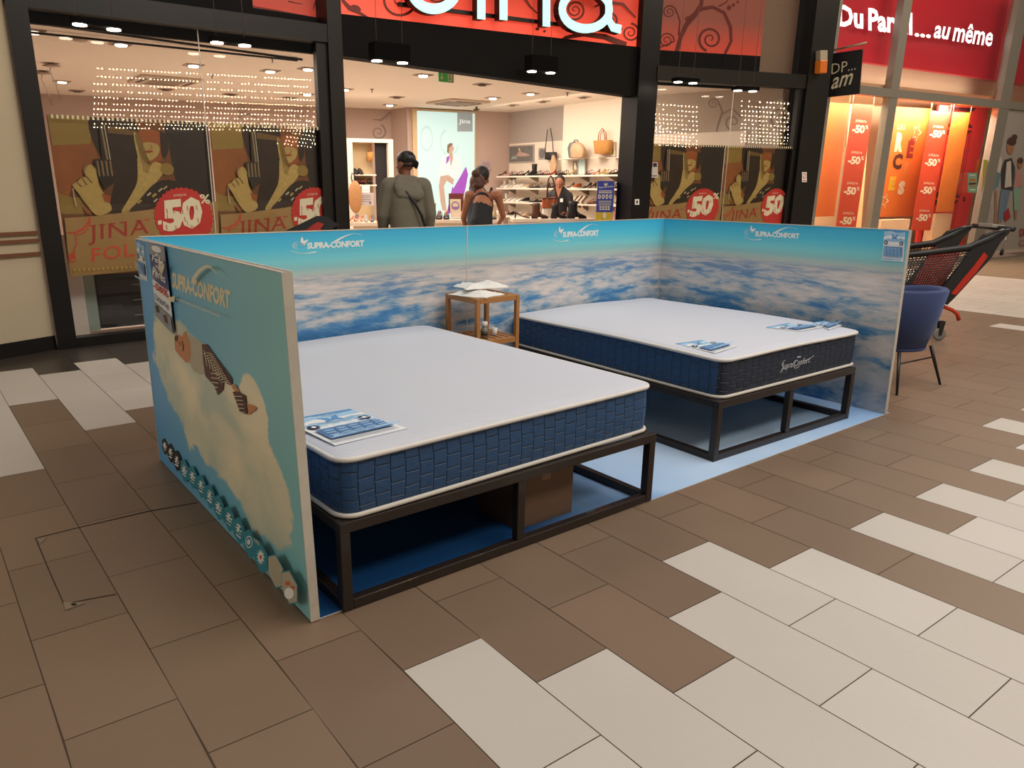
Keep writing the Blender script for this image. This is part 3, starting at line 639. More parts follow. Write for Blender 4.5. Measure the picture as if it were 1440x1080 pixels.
for i,(x,y,w_,h_,c) in enumerate(hx):
    def hexp(s_): return [Q(x+a*w_*s_,y+(b_*h_+a*w_*.9)*s_) for a,b_ in ((0,-.95),(1,-.55),(1,.45),(0,.95),(-1,.5),(-1,-.45))]
    if c==3: 
        D.poly(hexp(1),tealk); D.poly(hexp(.92),outer_m if False else tee)
        if i==13: D.ell(*Q(x-8,y-20),4,3,daisy); D.ell(*Q(x+18,y),3,2.5,daisy); D.ell(*Q(x,y+30),7,8,pure)
        continue
    D.poly(hexp(1),tealk if c==2 else tealb)
    if i==10: D.ell(*Q(x-2,y-10),5,8.5,logow); D.ell(*Q(x-2,y-10),4,7,tealk); D.ell(*Q(x-2,y-10),2.4,3.8,logow)
    elif i==11:
        D.ell(*Q(x,y-2),6.2,12,logow,n=24,jag=.45); D.ell(*Q(x,y-2),1.8,3,daisy)
    else:
        for r,(dy,ln) in enumerate(((-.35,.35),(-.1,.6),(.12,.5),(.36,.45))):
            D.stroke([Q(x-w_*ln,y+h_*dy-w_*ln*.9+(i%3)*2),Q(x+w_*ln,y+h_*dy+w_*ln*.9)],[1.6,2.2,1.4,.8][(r+i)%4],logow)
        D.ell(*Q(x,y-h_*.12),1.6+.05*i,2.6+.1*i,logow)
D.text('100%',Q(578,640),Q(606,662),Q(578,620),logow)
o=mb.build('icon_row_print',ltp); o['label']='row of black and teal hexagonal icons'
# ---------------- sheets fixed on the panels ----------------
sheetw=mat('leaflet_white','e4e6e8',.4,var=.01); skyb=mat('leaflet_blue','4f8fc4',.45,var=.15,scale=30); skyl=mat('leaflet_pale_blue','9cc3e0',.45,var=.12,scale=20); tabb=mat('leaflet_table','5a86b8',.45)
def infosheet(f,n,box,label,loc=None,name='info_sheet',group='printed mattress information sheets',portrait=True,fix=None):
    q=[f(*p) for p in box] if not fix else fix
    D=sheet([p+V(n)*.0025 for p in q],n,.0018,sheetw,name)
    D.rect(.0,.62,1,1,skyl)
    D.poly([(0,.93),(.35,.96),(.6,.9),(1,.95),(1,1),(0,1)],skyb); D.poly([(0,.66),(.2,.72),(.5,.67),(.8,.75),(1,.7),(1,.8),(.6,.78),(.3,.83),(0,.75)],sheetw)
    D.poly([(.42,.74),(.36,.86),(.47,.82),(.52,.76),(.57,.83),(.68,.88),(.62,.76),(.66,.70),(.53,.70),(.38,.68)],skyb)
    D.stroke([(.25,.66),(.5,.64),(.62,.65),(.8,.69)],.008,tabb); D.text('Supra Confort',(.2,.88),(.7,.88),(.2,.92),pure)
    for x in (.13,.87):
        D.poly([(x-.09,.58),(x-.05,.64),(x+.05,.64),(x+.09,.58),(x+.05,.52),(x-.05,.52)],navy); D.ell(x,.58,.03,.03,pure)
    D.rect(.06,.14,.94,.46,tabb)
    for r in range(6):
        for c_ in range(5): D.rect(.09+c_*.17,.16+r*.05,.09+c_*.17+.13,.16+r*.05+.022,skyl)
    D.rect(.04,.04,.96,.09,skyl); D.text('SUPRA CONFORT',(.1,.05),(.6,.05),(.1,.08),tabb)
    return solo(D.mb,name,label,'leaflet',group)
infosheet(fR,nR,[(1240.7,366),(1270.3,368),(1273.5,324),(1244.3,322)],'blue and white printed sheet at the top front corner of the right panel')
infosheet(fL_,nL,[(197.5,391),(208,396),(202.6,342),(192.2,336)],'blue and white printed sheet on the outside of the left panel by its rear edge')
# hanging offer strip
fLs,_=qplane([p-Ln*.03 for p in LQ],-Ln,0.012)
D=sheet([fLs(*p) for p in ((220,443.5),(245,470),(231,347),(208.5,342))],nL,.003,sheetw,'offer_strip',edge=navy)
grn=mat('strip_grey','8a8f98',.5,var=.3,scale=25); violet=mat('strip_navy','2c3a78',.45,var=.1); redi=mat('strip_red','c23b3f',.5)
D.poly([(0,.52),(.5,.5),(1,.5),(1,1),(0,1)],violet); D.poly([(0,.86),(1,.83),(1,1),(0,1)],grn); D.ell(.5,.95,.3,.04,sheetw)
D.text('Fete',(.15,.78),(.85,.77),(.15,.86),pure,shear=.3,bold=.01); D.stroke([(.42,.87),(.5,.885),(.58,.87)],.02,pure); D.text('des',(.35,.715),(.65,.71),(.35,.745),pure,shear=.3)
D.text('Peres',(.12,.59),(.9,.57),(.12,.70),pure,shear=.3,bold=.01); D.stroke([(.34,.69),(.44,.665)],.015,pure)
D.text('-50%',(.06,.40),(.94,.41),(.06,.49),redi,bold=.03); D.text('Literie',(.12,.25),(.9,.26),(.12,.34),violet,bold=.01)
D.rect(.0,.0,1,.2,grn); D.poly([(.1,.16),(.3,.2),(.35,.12),(.15,.08)],tealb); D.poly([(.55,.14),(.75,.18),(.8,.08),(.62,.06)],maroon)
solo(D.mb,'offer_strip','narrow navy and white offer strip taped down the outside of the left panel','offer strip')
# ---------------- floor mat ----------------
matp=skyprint('mat_shaded_sky_print',[(.34,.30,.22,.16,.3),(.62,.12,.25,.16,-.3),(.85,.1,.3,.2,.2)],'1c4a80','8fbef2','b9d2ee','7fa8d8',2.2,.32)
for n_ in matp.node_tree.nodes:
    if n_.type=='VALTORGB' and len(n_.color_ramp.elements)==2 and n_.color_ramp.elements[1].position==1.0:
        e_=n_.color_ramp.elements; e_[0].position=.25; e_[1].position=.55  # darker left part puts the near bed's shade into the print
mb=MB(); a=V((.03,-.035,.001)); q=[V((.035,FLR(503,852).y+.004,.0035)),V((*FLR(915,704)[:2],.0035)),V((4.17,.0,.0035)),V((4.10,Dp-.03,.0035)),V((.035,Dp-.03,.0035))]
r=[p-V((0,0,.003)) for p in q]; mb.add(q+r,[(0,1,2,3,4)],matp,uvs=[[(0,0),(.42,0),(1,0),(1,.47),(0,.47)]]); mb.add(q+r,[(9,8,7,6,5)]+[(i,i+5,(i+1)%5+5,(i+1)%5) for i in range(5)],sheetw)
o=mb.build('floor_mat',fix=False); tag(o,'glossy sky-blue printed floor mat lying under both beds inside the booth','floor mat')
# ---------------- beds ----------------
steelb=mat('dark_brown_steel','2b221f',.42,.3,var=.12,scale=20); steelb.node_tree.nodes['Principled BSDF'].inputs['Coat Weight'].default_value=.15
def bed(FL,FR,depth,fh,label):
    FL=V(FL);FR=V(FR); d=(FR-FL).normalized(); n=V((-d.y,d.x,0)); wd=(FR-FL).length; t=thing('bed_frame',tuple(FL),label,'bed frame','dark steel bed frames')
    def P(s,k,z): return FL+d*s+n*k+V((0,0,z))
    T=.04;h=T/2; z0=.0035
    rect=lambda s0,s1,k0,k1,za,zb,name: MB().hexa([P(s0,k0,za),P(s1,k0,za),P(s1,k0,zb),P(s0,k0,zb)],[P(s0,k1,za),P(s1,k1,za),P(s1,k1,zb),P(s0,k1,zb)],steelb).build(name,t,bevel=.003)
    for s in (0,wd-T):
        for k in (0,depth-T): rect(s,s+T,k,k+T,z0,fh-T,'leg')
    rect(wd/2-h,wd/2+h,0.002,T-.002,z0+T,fh-T,'leg'); rect(wd/2-h,wd/2+h,depth-T+.002,depth-.002,z0+T,fh-T,'leg')
    for k in (0,depth-T): rect(0,wd,k,k+T,fh-T,fh,'top_rail'); rect(T,wd-T,k+.001,k+T-.001,z0,z0+T-.002,'bottom_rail')
    for s in (0,wd-T): rect(s,s+T,T,depth-T,fh-T,fh,'top_rail'); rect(s+.001,s+T-.001,T,depth-T,z0,z0+T-.002,'bottom_rail')
    for i in range(9): 
        k=.12+i*(depth-.24)/8; rect(T,wd-T,k-.03,k+.03,fh-.018,fh-.004,'slat')
    return t
white_f=mat('mattress_top_knit','c0c4cf',.85,var=.012,scale=4)
nt=white_f.node_tree; N,L=nt.nodes,nt.links; uvn=N.new('ShaderNodeTexCoord'); wv=N.new('ShaderNodeTexWave'); wv.bands_direction='DIAGONAL'; wv.inputs['Scale'].default_value=32; wv.inputs['Distortion'].default_value=.3; L.new(uvn.outputs['Object'],wv.inputs[0])
wv2=N.new('ShaderNodeTexWave'); wv2.inputs['Scale'].default_value=32; mp=N.new('ShaderNodeMapping'); mp.inputs['Rotation'].default_value=(0,0,2.2); L.new(uvn.outputs['Object'],mp.inputs[0]); L.new(mp.outputs[0],wv2.inputs[0])
s_=mth(N,L,'MULTIPLY',wv.outputs['Fac'],wv2.outputs['Fac']); bp=N.new('ShaderNodeBump'); bp.inputs['Strength'].default_value=.35; bp.inputs['Distance'].default_value=.004; L.new(s_,bp.inputs['Height']); L.new(bp.outputs[0],N['Principled BSDF'].inputs['Normal'])
pip=mat('mattress_piping','c9c4bc',.7,var=.05); pip2=mat('mattress_piping_top','d2cfcb',.7,var=.04)
def quilt(name,c0,c1,sheen):
    m,N,L,b=NM(name); b.inputs['Roughness'].default_value=.55; b.inputs['Sheen Weight'].default_value=sheen; b.inputs['Sheen Tint'].default_value=lin('6f9fd0')
    uv=N.new('ShaderNodeUVMap'); sp=N.new('ShaderNodeSeparateXYZ'); L.new(uv.outputs[0],sp.inputs[0])
    wob_=noise(N,L,sp.outputs[0],sp.outputs[1],0,5,3,.5)
    u=mth(N,L,'ADD',sp.outputs[0],mth(N,L,'MULTIPLY',wob_,.02)); v=mth(N,L,'ADD',sp.outputs[1],mth(N,L,'MULTIPLY',wob_,.02))
    c=N.new('ShaderNodeCombineXYZ'); L.new(v,c.inputs[0]); L.new(u,c.inputs[1])
    br=N.new('ShaderNodeTexBrick'); br.offset=.5; br.squash=1; br.inputs['Scale'].default_value=1; br.inputs['Brick Width'].default_value=.052; br.inputs['Row Height'].default_value=.062; br.inputs['Mortar Size'].default_value=.0045; br.inputs['Mortar Smooth'].default_value=1.0
    L.new(c.outputs[0],br.inputs['Vector'])
    inv=mth(N,L,'SUBTRACT',1,br.outputs['Fac']); bp=N.new('ShaderNodeBump'); bp.inputs['Strength'].default_value=1; bp.inputs['Distance'].default_value=.008
    n3=noise(N,L,u,v,4,30,3,.5); hh=mth(N,L,'ADD',inv,mth(N,L,'MULTIPLY',n3,.5)); L.new(hh,bp.inputs['Height']); L.new(bp.outputs[0],b.inputs['Normal'])
    L.new(mixc(N,L,mth(N,L,'MULTIPLY',br.outputs['Fac'],.45),c1,c0),b.inputs['Base Color']); return m
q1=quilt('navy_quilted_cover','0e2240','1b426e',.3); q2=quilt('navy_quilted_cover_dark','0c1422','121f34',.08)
def rrect(x0,x1,y0,y1,r,n=6,side=10):
    P=[]; cs=[(x1-r,y0+r,-90),(x1-r,y1-r,0),(x0+r,y1-r,90),(x0+r,y0+r,180)]
    for i,(cx,cy,a) in enumerate(cs):
        for k in range(n+1): t=math.radians(a+90*k/n); P.append(V((cx+r*math.cos(t),cy+r*math.sin(t),0)))
        nx=cs[(i+1)%4]; t=math.radians(a+90); p=P[-1].copy(); t2=math.radians(nx[2]); q=V((nx[0]+r*math.cos(t2),nx[1]+r*math.sin(t2),0))
        for k in range(1,side): P.append(p.lerp(q,k/side))
    return P
def mattress(FL,FR,depth,z0,z1,label,front_m=None,sag=0,seed=1):
    FL=V(FL);FR=V(FR); d=(FR-FL).normalized(); n=V((-d.y,d.x,0)); wd=(FR-FL).length; rn=random.Random(seed)
    t=thing('mattress',tuple(FL+V((0,0,z0))),label,'mattress','mattresses on steel frames')
    M=Matrix((( d.x,n.x,0,FL.x),(d.y,n.y,0,FL.y),(0,0,1,0),(0,0,0,1)))
    base=rrect(0,wd,0,depth,.07); K=len(base); cum=[0]
    for i in range(K): cum.append(cum[-1]+(base[(i+1)%K]-base[i]).length)
    ph=[rn.uniform(0,6) for _ in range(4)]
    def wav(p,z): # slight unevenness of the borders
        return .006*math.sin(p.x*5+ph[0])*math.sin(p.y*3+ph[1]) 
    ctr=V((wd/2,depth/2,0))
    def ringat(o,z,wz=1):
        R=[]
        for p in base:
            q=p.copy(); e=(p-ctr); 
            # outward direction approx
            ox=(1 if p.x>wd-.08 else (-1 if p.x<.08 else 0)); oy=(1 if p.y>depth-.08 else (-1 if p.y<.08 else 0)); l=math.hypot(ox,oy) or 1
            q.x+=ox/l*o; q.y+=oy/l*o; q.z=z+wav(p,z)*wz; R.append(M@q)
        return R
    hz=z1-z0; rings=[ringat(-.012,z0+.012,0)]+[ringat(.006*math.sin(PI*k/8)+.0,z0+.014+(hz-.03)*k/8,k/8) for k in range(9)]
    mb=MB(); mb.loft(rings,q1,cap=False,uvs=lambda i,j: (cum[min(j,K)] ,(rings[i][0].z-z0)))
    for i,p in enumerate(mb.f):   # foot end may be darker cloth
        j=i%K; pm=(base[j]+base[(j+1)%K])/2
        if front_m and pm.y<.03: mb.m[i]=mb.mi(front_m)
    mb.build('cover',t)
    mb=MB(); mb.tube(ringat(.004,z0+.011,0),.0095,pip,n=8,closed=True); mb.build('bottom_piping',t)
    mb=MB(); mb.tube(ringat(.006,z1-.012),.010,pip2,n=8,closed=True); mb.build('top_piping',t)
    # top cloth
    mb=MB(); R=[]
    for s,zz in ((.0,-.004),(.02,.003),(.06,.0055),(.2,.006),(.5,.007),(.95,.007)):
        ring=[]
        for p in base:
            q=p.lerp(ctr,s); w_=wav(p,0)*(1-s); q.z=z1+zz+w_; ring.append(M@q)
        R.append(ring)
    mb.loft(R,white_f,cap=False); mb.f.append(tuple(5*K+j for j in range(K))); mb.m.append(0); mb.sm.append(True); mb.uv.append(None); mb.build('top_panel',t)
    mb=MB(); rr=ringat(-.012,z0+.004,0); mb.add(rr,[tuple(range(K-1,-1,-1))],pip); mb.build('base_cloth',t)
    return t,M,d,n,wd
FH=.3438
f1a=FLR(489,861,.0); f1b=FLR(915,705,.0)
bed((f1a.x-.015,f1a.y,0),(f1b.x+.005,f1b.y,0),1.84,FH,'dark steel bed frame nearest the camera, two cardboard boxes under it')
f2a=FLR(1003,651,.0); f2b=FLR(1193,589,.0)
bed((f2a.x,f2a.y,0),(f2b.x,f2b.y,0),1.72,.345,'dark steel bed frame beside the right panel, nothing stored under it')
M1,MM1,d1,n1,w1=mattress((.138,.0,0),(1.765,.035,0),1.87,FH,FH+.232,'near mattress with bright navy quilted sides and white top beside the left panel',seed=3)
mB=FLR(1015,497,.56); mC=FLR(1206,459,.56)
M2A,M2B=(f2a.x+.035,f2a.y+.025),(min(f2b.x+.055,4.015),f2b.y+.035)
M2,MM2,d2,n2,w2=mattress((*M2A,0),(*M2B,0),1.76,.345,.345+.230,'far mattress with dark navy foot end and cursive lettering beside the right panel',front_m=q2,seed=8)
# cursive lettering stitched on the foot of the far mattress
ps=VP(M2A,M2B); o_=.0085
mb=MB(); D=Draw(lambda u,v:ps.P(u,v,o_),ps.n,mb,.0003); thr=mat('white_thread','c9ccd4',.5)
D.text('Supra Confort',(1099,523),(1140,512),(1098,512),thr,shear=.5); D.stroke([(1104,506),(1099,512),(1103,516),(1097,524),(1101,522)],.6,thr); D.stroke([(1132,508),(1140,503),(1145,500)],.6,thr); D.ell(1122,502,1.4,1.0,thr); D.ell(1124.6,501.6,1.4,1.0,thr); D.stroke([(1118,507),(1114,513),(1118,518),(1124,515)],.8,thr)
o=mb.build('stitched_lettering',M2); o['label']='white cursive lettering'
# info sheets on the mattresses
def flatsheet(box,z,label,rot=0):
    q=[FLR(px,py,z) for px,py in box]; infosheet(None,(0,0,1),None,label,fix=q)
z=FH+.2383
infosheet(None,(0,0,1),None,'large blue and white printed sheet on the front left corner of the near mattress',fix=[FLR(471,627,z),FLR(573,603,z),FLR(492,576,z),FLR(400,592,z)])
z=.345+.2365
def small(box,label): 
    q=[FLR(px,py,z) for px,py in box]; infosheet(None,(0,0,1),None,label,fix=q)
small([(1006,497),(1037,487),(987,479),(950,484)],'blue and white printed sheet on the near front corner of the far mattress')
small([(1126,466),(1160,460),(1108,455),(1077,461)],'blue and white printed sheet lying toward the right of the far mattress')
small([(1166,464),(1184,458),(1158,452),(1143,454)],'small blue and white leaflet on the right corner of the far mattress')
# ---------------- cardboard boxes ----------------
cb=mat('cardboard','6d5443',.8,var=.08,scale=8)
def carton(a,b,dep,h,label):
    a=V(a);b=V(b); d=(b-a).normalized(); n=V((-d.y,d.x,0)); t=thing('cardboard_box',tuple(a),label,'box','cardboard boxes under the bed')
    wd=(b-a).length; P=lambda s,k,z:a+d*s+n*k+V((0,0,z)); z0=.0038
    mb=MB(); mb.hexa([P(0,0,z0),P(wd,0,z0),P(wd,0,h),P(0,0,h)],[P(0,dep,z0),P(wd,dep,z0),P(wd,dep,h),P(0,dep,h)],cb); mb.build('body',t,bevel=.002)
    tp=mat('packing_tape','85684f',.3); mb=MB(); mb.hexa([P(wd/2-.025,-.0006,h*.72),P(wd/2+.025,-.0006,h*.72),P(wd/2+.025,-.0006,h+.0006),P(wd/2-.025,-.0006,h+.0006)],[P(wd/2-.025,dep,h*.9),P(wd/2+.025,dep,h*.9),P(wd/2+.025,dep,h+.0006),P(wd/2-.025,dep,h+.0006)],tp); mb.build('tape',t)
carton((1.03,.12,0),(1.36,.12,0),.30,.285,'brown cardboard box standing just behind the front rail under the near bed')
carton((.98,.62,0),(1.22,.64,0),.30,.25,'darker brown cardboard box deeper under the near bed, left of the other box')
# ---------------- stool ----------------
oak=mat('bamboo_wood','a9733f',.5,var=.14,scale=18)
st=thing('wooden_stool',(2.04,1.70,0),'square slatted light-wood stool between the two beds with white papers on top','stool')
x0,x1,y0,y1,hT=1.875,2.225,1.535,1.885,.775
for x in (x0,x1-.028):
    for y in (y0,y1-.028): MB().box((x,y,.0038),(x+.028,y+.028,hT-.001),oak).build('leg',st,bevel=.003)
for z_,nm in ((hT,'seat'),(.50,'lower_shelf')):
    mb=MB(); mb.box((x0+.03,y0+.002,z_-.035),(x1-.03,y0+.02,z_),oak); mb.box((x0+.03,y1-.02,z_-.035),(x1-.03,y1-.002,z_),oak); mb.box((x0+.002,y0+.03,z_-.035),(x0+.02,y1-.03,z_),oak); mb.box((x1-.02,y0+.03,z_-.035),(x1-.002,y1-.03,z_),oak); mb.build(nm+'_frame',st,bevel=.002)
    for i in range(6):
        a=x0+.026+i*.0515; MB().box((a,y0+.022,z_-.014),(a+.036,y1-.022,z_-.001),oak).build('slat',st,bevel=.002)
papers=mat('white_paper_bags','dcdad6',.75,var=.03)
def crumple(c,w_,d_,h,rot,label,seed,name='paper_bag'):
    rn=random.Random(seed); mb=MB(); n=12; R=Matrix.Rotation(rot,3,'Z'); vs=[];fs=[]
    for s in (1,0):
        for i in range(n):
            for j in range(n):
                u=i/(n-1)-.5;v=j/(n-1)-.5; e=1-max(abs(u),abs(v))*2
                z_=(h*min(1,e*2.2)*(.75+.25*math.sin(u*9+seed))+.0015+rn.uniform(0,.004)) if s else 0.0
                vs.append(V(c)+R@V((u*w_*(1+.08*math.sin(v*7+seed)),v*d_*(1+.08*math.sin(u*6)),z_)))
    for s in (0,1):
        for i in range(n-1):
            for j in range(n-1):
                a=s*n*n+i*n+j; f=(a,a+n,a+n+1,a+1); fs.append(f if s==0 else f[::-1])
    per=[i*n for i in range(n)]+[(n-1)*n+j for j in range(1,n)]+[i*n+n-1 for i in range(n-2,-1,-1)]+[j for j in range(n-2,0,-1)]
    for k in range(len(per)): a,b=per[k],per[(k+1)%len(per)]; fs.append((a,b,b+n*n,a+n*n))
    mb.add(vs,fs,papers,smooth=False); return solo(mb,name,label,'paper bag','white paper bags on the stool')
crumple((1.99,1.70,hT+.0005),.24,.30,.030,.35,'flat white paper bag at the bottom of the small pile on the stool',2)
crumple((2.06,1.74,hT+.040),.30,.20,.034,-.15,'folded white paper bag lying on top of the pile on the stool',5)
# bottle and candle-like cup on the lower shelf
bt=thing('bottle',(2.00,1.62,.50),'small bottle with a white cap and dark label on the lower shelf of the stool','bottle')
mb=MB(); mb.lathe([(.001,0),(.022,.001),(.022,.06),(.016,.072),(.012,.078)],(2.00,1.62,.4998),mat('bottle_grey','8a8a80',.25)); mb.build('body',bt)
mb=MB(); mb.lathe([(.0225,.018),(.0225,.05)],(2.00,1.62,.4998),mat('bottle_label','35433c',.5)); mb.build('bottle_label',bt)
mb=MB(); mb.lathe([(.001,.078),(.021,.079),(.021,.105),(.018,.108),(.001,.108)],(2.00,1.62,.4998),pure); mb.build('cap',bt)
mb=MB(); mb.lathe([(.001,0),(.017,.001),(.020,.05),(.018,.05),(.015,.004),(.001,.004)],(2.115,1.66,.4998),pure); solo(mb,'plastic_cup','small white cup beside the bottle on the lower shelf of the stool','cup')
# ---------------- sale posters in the shop windows ----------------
pbrown=mat('poster_brown','8a5528',.45,var=.45,scale=3.5); pyel=mat('poster_ochre','a88a40',.45,var=.2,scale=4); pdark=mat('poster_dark','2c2117',.4,var=.5,scale=4); kraft=mat('poster_kraft','b8945a',.5,var=.12,scale=6)
pskin=mat('poster_skin','cdb066',.45,var=.2,scale=14); pskin2=mat('poster_skin_red','b0602a',.45,var=.2,scale=9); phair=mat('poster_hair','d2b468',.45,var=.3,scale=30); phair2=mat('poster_hair_dark','7d5f2c',.45,var=.3,scale=30); gun=mat('poster_gun','2a2018',.35,var=.3,scale=30); gun2=mat('poster_gun_light','a0835a',.35,var=.2,scale=40); pink_=mat('poster_seal_red','b42a22',.5,var=.06); pcream=mat('poster_cream','d8cdae',.5,var=.05); pred=mat('poster_letter_red','b8402a',.5,var=.06); mar=mat('poster_plaid','3b2a1a',.5,var=.5,scale=40)
def poster(pl,off,px,zt,zb,label):
    """px = left/right pixel x at the pixel y given; hung upright in plane pl"""
    (xl,yl),(xr,yr)=px; a=pl.P(xl,yl,off); b=pl.P(xr,yr,off); d=b-a; d.z=0
    A=V((a.x,a.y,zb));B=V((b.x,b.y,zb));C=V((b.x,b.y,zt));E=V((a.x,a.y,zt))
    D=sheet([A,B,C,E],pl.n,.002,pbrown,'sale_poster'); n=pl.n
    def c(x,y):
        u=(x-45-(y-88)*.155)/(955-(y-88)*.06); v=1-(y-(88+40*u))/(947-45*u); return (u,v)
    P=lambda pts:[c(*p) for p in pts]
    D.spoly(P([(75,262),(290,255),(320,400),(215,460),(190,520),(110,640),(95,500)]),mat('poster_rust','a8642c',.45,var=.3,scale=5)); D.poly(P([(50,90),(285,98),(290,250),(80,260)]),pyel); D.spoly(P([(62,520),(90,650),(500,640),(480,560),(200,560)]),pyel)
    D.spoly(P([(285,98),(540,108),(560,420),(520,640),(400,650),(430,420),(330,300)]),mat('poster_umber','38230f',.45,var=.45,scale=5)); D.poly(P([(385,150),(560,180),(560,205),(385,190)]),phair2)
    D.spoly(P([(740,130),(1000,128),(1045,600),(870,560),(800,480),(760,300)]),pdark)
    # woman: face in profile, falling hair, patterned scarf
    D.spoly(P([(560,190),(640,170),(740,220),(752,300),(715,345),(640,370),(590,330),(565,260)]),pskin2); D.spoly(P([(590,255),(640,245),(690,265),(690,310),(655,345),(612,355),(592,320)]),pskin); D.spoly(P([(600,300),(620,294),(650,300),(625,308)]),pskin2); D.stroke(P([(640,262),(650,280),(636,288)]),.006,pskin2); D.spoly(P([(700,180),(745,220),(750,300),(715,340),(700,260)]),mar); D.stroke(P([(600,300),(630,296),(655,300)]),.008,pred)
    D.spoly(P([(540,185),(570,230),(590,330),(640,380),(700,375),(690,450),(600,520),(540,600),(520,650),(480,655),(500,600),(560,520),(585,420),(560,320),(540,230)]),phair)
    for k in range(7): D.stroke(P([(545+k*4,200),(580+k*6,330),(600+k*10,400),(570+k*6,500),(500+k*12,640)]),.005,(phair2,pyel)[k%2])
    D.spoly(P([(640,380),(700,370),(720,420),(640,520),(560,600),(540,640),(600,560)]),phair); D.spoly(P([(560,330),(600,420),(660,440),(640,500),(560,600),(500,655),(470,650),(520,560),(560,470)]),phair); D.ell(*c(740,405),.045,.040,pyel)
    D.spoly(P([(650,500),(720,470),(800,480),(830,520),(720,560),(640,640),(520,650),(560,600)]),mar)
    rn=random.Random(3)
    for k in range(26):
        x=rn.uniform(560,810);y=rn.uniform(480,630)
        if y>500+ (800-x)*.1: D.stroke(P([(x,y),(x+22,y-18)]),.011,(pcream,phair)[k%2])
    # hand with revolver
    D.poly(P([(330,150),(362,140),(410,360),(352,360)]),gun); D.stroke(P([(345,150),(385,355)]),.012,gun2); D.stroke(P([(362,145),(400,350)]),.006,pcream)
    D.poly(P([(300,340),(400,345),(430,440),(420,480),(400,490),(370,520),(345,470),(320,420)]),gun)
    for k in range(4): D.stroke(P([(325+k*24,350),(340+k*24,440)]),.010,gun2)
    D.ring(*c(285,410),.035,.036,.010,gun2,20)
    D.spoly(P([(190,490),(215,470),(240,445),(262,440),(258,400),(285,370),(310,395),(325,440),(340,500),(375,560),(410,640),(330,670),(265,600),(225,540)]),pskin)
    for a_,b_ in (((215,475),(240,500)),((240,447),(268,490)),((265,440),(298,480))): D.stroke(P([a_,b_]),.008,phair2)
    D.stroke(P([(192,505),(200,560),(212,610)]),.006,pcream)
    D.poly(P([(245,600),(300,660),(270,660)]),pskin2); D.poly(P([(350,540),(405,560),(400,600),(370,590)]),pskin2)
    # kraft band with lettering and bull skull
    D.poly(P([(150,680),(300,675),(700,640),(1060,610),(1080,1000),(190,1035)]),kraft)
    D.text('JINA',c(283,852),c(628,822),c(278,728),pred,bold=.004,spacing=1.05); 
    for x in (300,352,410,470,560,610): D.stroke(P([(x-12,733-(x-300)*.08),(x+22,731-(x-300)*.08)]),.008,pred)
    D.text('FOLIE',c(305,952),c(650,918),c(300,868),pred,bold=.004,spacing=1.02)
    D.stroke(P([(160,765),(200,772),(250,750),(280,710),(282,680)]),[.004,.012,.014,.01,.002],pred); D.stroke(P([(290,680),(288,720),(262,770),(210,785),(220,830),(205,870),(212,940),(180,945)]),.007,pred); D.poly(P([(178,900),(200,885),(205,920),(190,935),(178,930)]),pred)
    # seal
    D.ell(*c(845,700),.205,.205,pink_,n=72,jag=.05)
    D.text("JUSQU'A",c(776,574),c(856,572),c(776,556),pcream); D.text('-',c(682,740),c(704,738),c(682,715),pcream,bold=.02)
    D.text('50',c(715,790),c(962,768),c(705,590),pcream,bold=.055,spacing=.95); D.text('%',c(945,618),c(1012,622),c(940,560),pcream,bold=.02)
    rn=random.Random(5)
    for k in range(16): x=rn.uniform(730,940);y=rn.uniform(610,760); D.stroke(P([(x,y),(x+6,y+30)]),.004,pink_)
    # stitched fringe
    for k in range(34): 
        u=.02+k*.029; D.rect(u,.978,u+.012,1.0,pcream); D.rect(u,.035,u+.010,.052,pyel)
    o=solo(D.mb,'sale_poster',label,'poster','brown shop sale posters'); return o
zt1=F1.P(61,161,-.1).z; zb1=F1.P(95,389,-.1).z
poster(F1,-.1,((78,250),(299,250)),zt1,zb1,'brown sale poster at the far left of the left window')
poster(F1,-.1,((301,250),(476,250)),zt1,zb1,'brown sale poster in the left window beside the entrance post')
zt3=F3.P(1018,204.5,-.1).z
poster(F3,-.1,((898,250),(1015.5,250)),zt3,zt3-(zt1-zb1),'brown sale poster in the right window beside the entrance post')
poster(F3,-.1,((1016.5,250),(1113,250)),zt3,zt3-(zt1-zb1),'brown sale poster at the right end of the right window')
st_=mat('sticker_white','cfc6bd',.5)
def plate(pl,off,x0,y0,x1,y1,m,th=.004):
    return sheet([pl.P(x0,y1,off),pl.P(x1,y1,off),pl.P(x1,y0,off),pl.P(x0,y0,off)],pl.n,th,m,'p')
D=plate(F3,-.04,912,228,925,250,st_); D.rect(.1,.7,.45,.95,pred); D.rect(.5,.7,.9,.95,navy); D.rect(.1,.1,.9,.15,tealb); solo(D.mb,'notice_sheet','small white notice with two coloured blocks at the left edge of the right window','notice')
D=plate(F3,.055,1128,242,1134.5,256,pure); D.ring(.5,.62,.36,.26,.1,redi); D.stroke([(.3,.5),(.7,.75)],.08,redi); D.rect(.15,.08,.85,.2,redi); solo(D.mb,'no_smoking_sticker','small white no-smoking sticker on the black post right of the right window','sticker')
D=plate(F2,.045,893,280,899,288,pure,.01); D.ell(.5,.5,.2,.3,blackp); solo(D.mb,'key_switch','small round white switch on the black post right of the entrance','switch')
